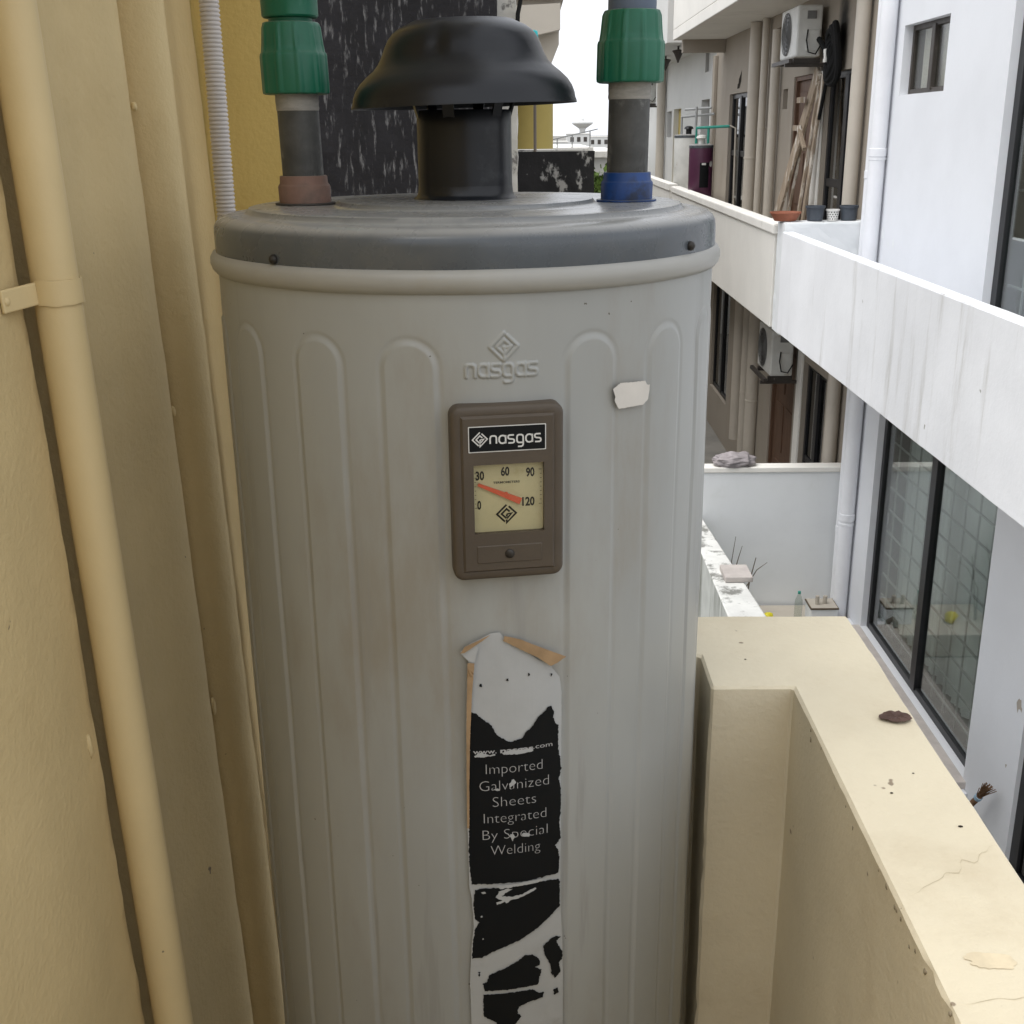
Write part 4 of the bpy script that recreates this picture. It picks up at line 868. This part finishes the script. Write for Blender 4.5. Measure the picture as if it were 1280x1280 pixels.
small_heater(2.735, 18.75, .185, -1.1, -.215, PURPLE, 'purple water heater standing on the far balcony', True)
small_heater(2.85, 21.1, .245, -1.1, -.075, ACWHITE, 'white water heater behind the purple one', False)
G().box(2.58, 3.2, 18.45, 21.4, -1.719, -1.10).build('heater_plinth', PARFAR, label='low pale plinth under the two small water heaters', cat='plinth')
r = thing('turquoise_pipework', (2.9, 18.9, -.2), 'turquoise pipework above the purple water heater', 'pipe')
G().tube([(2.66, 18.8, -.20), (2.66, 18.8, .03), (3.12, 18.5, .05)], .022, 8).build('pipe', TURQ, r)
G().tube([(2.83, 18.7, -.20), (2.83, 18.7, .035)], .02, 8).build('pipe', TURQ, r)
G().tube([(3.12, 18.5, .06), (3.20, 18.45, .02), (3.22, 18.45, -1.2)], .014, 8).build('grey_pipe', PIPEC, r, smooth=True)
r = thing('grey_tap_pipe', (2.95, 21.0, 0), 'grey pipe frame over the white water heater', 'pipe')
G().tube([(2.75, 21.3, -.07), (2.75, 21.3, .22), (3.25, 20.9, .26)], .022, 8).build('pipe', BAR, r); G().tube([(2.95, 20.95, -.07), (2.95, 20.95, .38)], .022, 8).build('pipe', BAR, r); G().tube([(2.8, 21.25, .34), (3.2, 20.9, .36)], .02, 8).build('pipe', BAR, r)

# ---- yard between the houses
bm = bmesh.new(); bmesh.ops.create_cube(bm, size=1)
for v in bm.verts: v.co = Vector((2.47 + v.co.x * 1.65, 11.43 + v.co.y * .14, -4.195 + v.co.z * 1.71))
cutbm(bm, 2, -5, -3.4, .1); cutbm(bm, 0, 1.7, 3.25, .1)
yw = thing('yard_wall', (2.47, 11.43, -5.05), 'pale grey yard wall with folded cloth on top', 'wall')
o = bm_obj(bm, 'wall', GREYWALL, yw, smooth=False); lump(o, .004, 2)
G().box(1.64, 3.298, 11.345, 11.515, -3.339, -3.285).build('coping', COPING, yw, bevel=.008)
def boundary():
    r = thing('boundary_wall', (1.8, 8.6, -5.05), 'low mouldy boundary wall below the cream parapet', 'wall')
    g = G(); n = 60; secs = []
    for i in range(n + 1):
        y = -1 + (11.33 + 1) * i / n; t = max(-1.2, (y - 8.77) / (11.34 - 8.77)); xr = 1.958 + (1.80 - 1.958) * t; xl = 1.645 - .002 * t
        secs.append([(xl, y, -5.04), (xl, y, -3.81), (xl + .012, y, -3.8), (xr - .012, y, -3.8), (xr, y, -3.81), (xr, y, -5.04)])
    vs = [tuple(p) for s_ in secs for p in s_]; top = []; side = []
    for i in range(n):
        for k in range(5): (top if k in (1, 2, 3) else side).append((i * 6 + k, i * 6 + k + 1, (i + 1) * 6 + k + 1, (i + 1) * 6 + k))
    side.append(tuple(range(6)))
    a = G(); a.add(vs, top).build('wall_top', MOULD, r); b = G(); b.add(vs, side).build('wall_face', MOULDV, r)
boundary()
G().box(1.74, 1.985, 9.47, 9.79, -3.796, -3.745).build('flat_brick', SILL, bevel=.008, label='flat pinkish slab lying on the mouldy boundary wall', cat='slab')
def twig(base, tips, label):
    r = thing('dry_twig', base, label, 'twig', 'dry twigs by the yard wall')
    for t in tips: G().tube([base] + t, .008, 6, lambda k: max(.0025, .009 - .0022 * k)).build('stem', TWIG, r)
twig((2.10, 10.9, -4.9), [[(2.10, 10.9, -4.4), (2.06, 10.92, -4.15), (2.09, 10.92, -3.88)], [(2.08, 10.9, -4.3), (2.13, 10.92, -4.1), (2.16, 10.92, -3.98)]], 'upright dry twig against the grey yard wall')
twig((2.18, 10.9, -4.9), [[(2.2, 10.9, -4.45), (2.32, 10.92, -4.24), (2.42, 10.92, -4.16)], [(2.25, 10.9, -4.35), (2.3, 10.9, -4.1)]], 'dry twig bending right below the yard wall')
twig((1.60, 9.0, -4.6), [[(1.58, 9.0, -4.3), (1.62, 9.0, -4.0)]], 'thin twig left of the mouldy boundary wall')
G().box(2.05, 3.295, 10.55, 11.33, -5.045, -4.80).build('yard_step', BEIGE, bevel=.01, label='low concrete step at the foot of the yard wall', cat='step')
r = thing('plastic_bottle', (2.775, 10.95, -4.80), 'clear plastic bottle with green cap at the foot of the yard wall', 'bottle')
G().lathe([(.035, -4.80), (.04, -4.79), (.04, -4.62), (.036, -4.58), (.016, -4.53), (.014, -4.51)], (2.775, 10.95), 18).build('body', BOTTLE, r, smooth=True)
G().lathe([(.016, -4.515), (.016, -4.49), (.012, -4.488)], (2.775, 10.95), 12).build('cap', TURQ, r)
r = thing('storage_box', (3.0, 10.9, -4.80), 'pale box with dark rim beside the white pipes', 'box')
G().box(2.87, 3.14, 10.8, 11.05, -4.80, -4.63).build('body', GREYWALL, r, bevel=.006); G().box(2.862, 3.148, 10.792, 11.058, -4.63, -4.615).build('rim', BARK, r); G().box(2.872, 3.138, 10.80, 11.05, -4.6149, -4.611).build('lid', BEIGE, r)
G().tube([(2.95, 10.9, -4.615), (2.95, 10.9, -4.52)], .02, 10).build('contents', BEIGE, r); G().tube([(3.03, 10.92, -4.615), (3.035, 10.92, -4.53)], .022, 10).build('contents', BEIGE, r)
bm = bmesh.new(); bmesh.ops.create_icosphere(bm, subdivisions=2, radius=.07)
for v in bm.verts: v.co = Vector((2.46, 10.85, -4.74)) + v.co * (1 + .5 * noise.noise(v.co * 18)) * .9
bm_obj(bm, 'yellow_bag', YELP, None, (2.46, 10.85, -4.80), label='crumpled yellow plastic bag at the end of the boundary wall', cat='bag')
G().tube([(3.04, 10.75, -4.86), (3.06, 10.72, -4.74), (3.09, 10.72, -4.70), (3.13, 10.73, -4.73), (3.14, 10.75, -4.86)], .028, 12).build('pipe_elbow', TWIG, smooth=True, label='grey pipe elbow at the foot of the white pipes', cat='pipe')
# folded cloth on the yard wall
bm = bmesh.new(); bmesh.ops.create_icosphere(bm, subdivisions=5, radius=1)
for v in bm.verts:
    p = v.co.copy(); k = 1 + .22 * noise.noise(p * 2.2) + .10 * noise.noise(Vector((p.x * 3, p.y * 3, p.z * 8)))
    v.co = Vector((2.13 + p.x * .21 * k, 11.43 + p.y * .11 * k, -3.285 + max(-.002, (p.z * .09 * k + .055))))
bm_obj(bm, 'folded_cloth', CLOTH, None, (2.13, 11.43, -3.285), label='folded grey pink cloth lying on the yard wall', cat='cloth')

# ---- broom upside down against the white wall
br = thing('broom', (3.14, 7.35, -5.05), 'straw broom standing upside down against the white wall', 'broom')
top = Vector((3.2, 7.10, -4.43)); bot = Vector((3.10, 7.5, -5.04))
G().tube([bot, bot.lerp(top, .6), bot.lerp(top, .88)], .022, 10).build('handle', STRAW, br, smooth=True)
G().tube([bot.lerp(top, .83), bot.lerp(top, .875)], .028, 12).build('binding', mat('pale blue binding', (.30, .42, .52), .7), br, smooth=True)
g = G(); dr = (top - bot).normalized()
for k in range(60):
    s_ = bot.lerp(top, .84) + Vector((random.uniform(-.016, .016), random.uniform(-.016, .016), 0)); e = s_ + dr * random.uniform(.12, .20) + Vector((random.uniform(-.03, .03), random.uniform(-.04, .04), random.uniform(-.01, .02)))
    g.tube([s_, s_.lerp(e, .5) + Vector((0, 0, .004)), e], .0032, 4)
o = g.build('bristles', STRAW, br); o['kind'] = 'stuff'

# ---- dead leaf on the parapet
bm = bmesh.new(); n = 26; c0 = bm.verts.new((0, 0, 0)); ringv = []; mid = []
for i in range(n):
    a = 2 * pi * i / n; rr = 1 + .12 * noise.noise(Vector((cos(a) * 3, sin(a) * 3, 2))) + .10 * random.random() * (1 if i % 2 else 0); rr *= (1.25 if abs(a - pi) < .3 else 1)
    ringv.append(bm.verts.new((cos(a) * .0145 * rr, sin(a) * .0115 * rr, .0035 * abs(noise.noise(Vector((cos(a) * 2, sin(a) * 2, 7)))) + .0012))); mid.append(bm.verts.new((cos(a) * .007, sin(a) * .005, .0022 + .0016 * noise.noise(Vector((cos(a) * 3, sin(a) * 3, 1))))))
for i in range(n): j = (i + 1) % n; bm.faces.new((c0, mid[i], mid[j])); bm.faces.new((mid[i], ringv[i], ringv[j], mid[j]))
c0.co.z = .0008
for v in bm.verts: v.co = Vector((.3795 + v.co.x, 1.066 + v.co.y, -.5785 + v.co.z))
o = bm_obj(bm, 'dead_leaf', LEAFD, None, (.3795, 1.066, -.58), smooth=False, label='curled dead brown leaf lying on the cream parapet', cat='leaf')
md = o.modifiers.new('thickness', 'SOLIDIFY'); md.thickness = .0006

# ================================================================ BEYOND THE BALCONY, LEFT AND CENTRE
bw = thing('black_wall', (-.35, 2.9, -5.05), 'tall wall with flaking black coating behind the draft hood', 'wall')
bm = bmesh.new(); bmesh.ops.create_cube(bm, size=1)
for v in bm.verts: v.co = Vector((-.531 + v.co.x * .94, 2.93 + v.co.y * .26, -1.42 + v.co.z * 7.24))
cutbm(bm, 2, -.4, .5, .03); cutbm(bm, 0, -.95, -.07, .03)
o = bm_obj(bm, 'coated_wall', BITUMEN, bw, smooth=False); lump(o, .004, 8, .002, 30)
bm = bmesh.new(); bmesh.ops.create_cube(bm, size=1)
for v in bm.verts: v.co = Vector((-.039 + v.co.x * .042, 2.96 + v.co.y * .2, -1.42 + v.co.z * 7.238))
cutbm(bm, 2, -.3, .5, .02)
o = bm_obj(bm, 'peeling_edge', PEELW, bw, smooth=False); lump(o, .004, 25)
G().tube([(-.012, 2.84, 1.2), (-.012, 2.84, .36), (-.004, 2.84, .30), (-.014, 2.84, .255), (-.02, 2.85, .1)], .005, 8).build('black_cable', HOSE, smooth=True, label='black cable hanging down the edge of the tall black wall', cat='cable')
lw = thing('low_black_wall', (.07, 3.3, -5.05), 'low wall with patchy black coating right of the flue', 'wall')
bm = bmesh.new(); bmesh.ops.create_cube(bm, size=1)
for v in bm.verts: v.co = Vector((.077 + v.co.x * .215, 3.26 + v.co.y * .12, -2.548 + v.co.z * 4.996))
cutbm(bm, 2, -.5, -.06, .02); cutbm(bm, 0, -.03, .18, .02)
o = bm_obj(bm, 'coated_wall', BITUMEN2, lw, smooth=False); lump(o, .003, 12)
G().box(-.04, .168, 3.205, 3.33, -.0498, -.045).build('bare_top', PEELW, lw)
G().lathe([(.126, -5.04), (.126, .1), (.126, .26)], (.0345, 6.9), 28).build('mustard_column', YELLOWCOL, smooth=True, label='mustard yellow column behind the low black wall', cat='column')
r = thing('beige_balcony', (.0, 6.3, .2), 'beige concrete balcony block right of the tall black wall', 'building')
g = G()
prof = [(.70, .176), (.575, .176), (.45, .168), (.40, .168), (.27, .11), (.27, -.6), (.70, -.6)]
g.add([(x, 6.0, z) for z, x in prof] + [(x, 7.2, z) for z, x in prof], [tuple(range(7)), tuple(range(13, 6, -1))] + [(i, (i + 1) % 7, 7 + (i + 1) % 7, 7 + i) for i in range(7)]); g.build('block', BEIGE, r)
g = G(); g.add([(-.6, 5.99, .30), (.168, 5.99, .46), (.168, 5.99, .575), (-.6, 5.99, .545), (-.6, 5.9, .30), (.172, 5.9, .46), (.172, 5.9, .575), (-.6, 5.9, .545)], [(0, 1, 2, 3), (4, 5, 6, 7), (0, 1, 5, 4), (1, 2, 6, 5), (2, 3, 7, 6), (3, 0, 4, 7)]); g.build('fascia', BEIGE, r)
G().box(-.6, .19, 5.95, 7.3, .60, 3).build('upper_block', BEIGE, r)
G().box(-.9, -.45, 6.2, 7.2, -5.05, .262).build('pier', PALE, r)
bm = bmesh.new(); bmesh.ops.create_icosphere(bm, subdivisions=3, radius=.0125)
for v in bm.verts: v.co = Vector((.027 + v.co.x * .9, 3.2 + v.co.y, .233 + v.co.z * 1.25)) + v.co * noise.noise(v.co * 120) * .3
cy_ = thing('cyan_knob', (.027, 3.2, .0), 'cyan plastic cap on a thin rod right of the black hood', 'cap')
bm_obj(bm, 'cap', CYAN, cy_); G().tube([(.027, 3.2, .24), (.027, 3.2, -.05)], .004, 8).build('rod', TWIG, cy_)

# ---- terrace with railing, tree, skyline
tb = thing('terrace_building', (1.5, 33, -5.05), 'pale flat-roofed terrace building in the distance', 'building')
G().box(.3, 2.4, 30, 38, -5.05, -.62).build('wall', PALE, tb); G().box(.25, 1.70, 29.9, 38, -.619, -.38).build('roof_edge', COPING, tb); G().box(1.705, 2.45, 29.92, 38, -.62, -.48).build('roof_edge', COPING, tb)
G().box(1.70, 1.98, 29.95, 29.999, -1.22, -1.05).build('window', FRAMEB, tb)
r = thing('terrace_railing', (1.2, 29.95, -.38), 'thin grey railing along the distant terrace', 'railing')
G().beam((.68, 29.95, -.19), (1.80, 29.95, .05), .025, .025).build('handrail', BAR, r)
for x, z in ((.80, -.17), (1.17, -.09), (1.61, .01)): G().tube([(x, 29.95, -.385), (x, 29.95, z)], .016, 6).build('post', BAR, r)
def tree(x, y, z0, h, rad_, label, nleaf=900):
    r = thing('tree', (x, y, z0), label, 'tree', 'distant trees')
    G().tube([(x, y, z0), (x + .05, y, z0 + h * .35), (x - .03, y, z0 + h * .7)], .12, 8, lambda k: .12 - .035 * k).build('trunk', BARK, r, smooth=True)
    g = G()
    cl = [(random.gauss(0, .45), random.gauss(0, .45), random.gauss(0, .4)) for _ in range(14)]
    for k in range(nleaf):
        c = random.choice(cl); p = Vector((x + (c[0] + random.gauss(0, .22)) * rad_, y + (c[1] + random.gauss(0, .22)) * rad_, z0 + h * .68 + (c[2] + random.gauss(0, .22)) * rad_))
        a = Vector((random.gauss(0, 1), random.gauss(0, 1), random.gauss(0, 1))).normalized() * .09; b = a.cross(Vector((random.gauss(0, 1), random.gauss(0, 1), random.gauss(0, 1)))).normalized() * .05
        g.add([p - a, p + b, p + a, p - b], [(0, 1, 2, 3)])
    g.build('crown', TREE, r)
tree(1.45, 25.5, -5.05, 5.0, .85, 'green tree top right of the low black wall')
tw = thing('saucer_tower', (19, 400, -5.05), 'distant pale water tower with a saucer-shaped tank on the skyline', 'tower')
G().lathe([(1.6, -5), (1.0, -1.2), (.95, .4), (1.3, 1.0)], (19, 400), 16).build('shaft', PALE, tw, smooth=True)
G().lathe([(1.2, .9), (3.4, 2.35), (3.5, 2.75), (1.5, 3.0), (.5, 3.3), (.4, 4.0), (.02, 4.1)], (19, 400), 24).build('saucer', PALE, tw, smooth=True)
for x, y, h, wd, nm in ((4.6, 200, 3.4, 5, 'low pale block on the skyline left of the saucer tower'), (9.6, 215, 4.6, 4.2, 'taller pale block on the skyline just below the saucer tower'), (14.2, 230, 4.0, 4.5, 'pale block on the skyline right of the saucer tower')):
    hb = thing('skyline_building', (x, y, -5.05), nm, 'building', 'skyline buildings')
    G().box(x - wd / 2, x + wd / 2, y, y + 6, -5.05, -5.05 + h).build('wall', PALE, hb)
    G().box(x - wd / 2 - .1, x + wd / 2 + .1, y - .1, y + 6.1, -5.049 + h, -4.9 + h).build('roof', COPING, hb)
    for k in range(3): G().box(x - wd * .36 + k * wd * .28, x - wd * .36 + k * wd * .28 + .6, y - .05, y - .001, -5.05 + h - 1.3, -5.05 + h - .5).build('window', FRAMEB, hb)
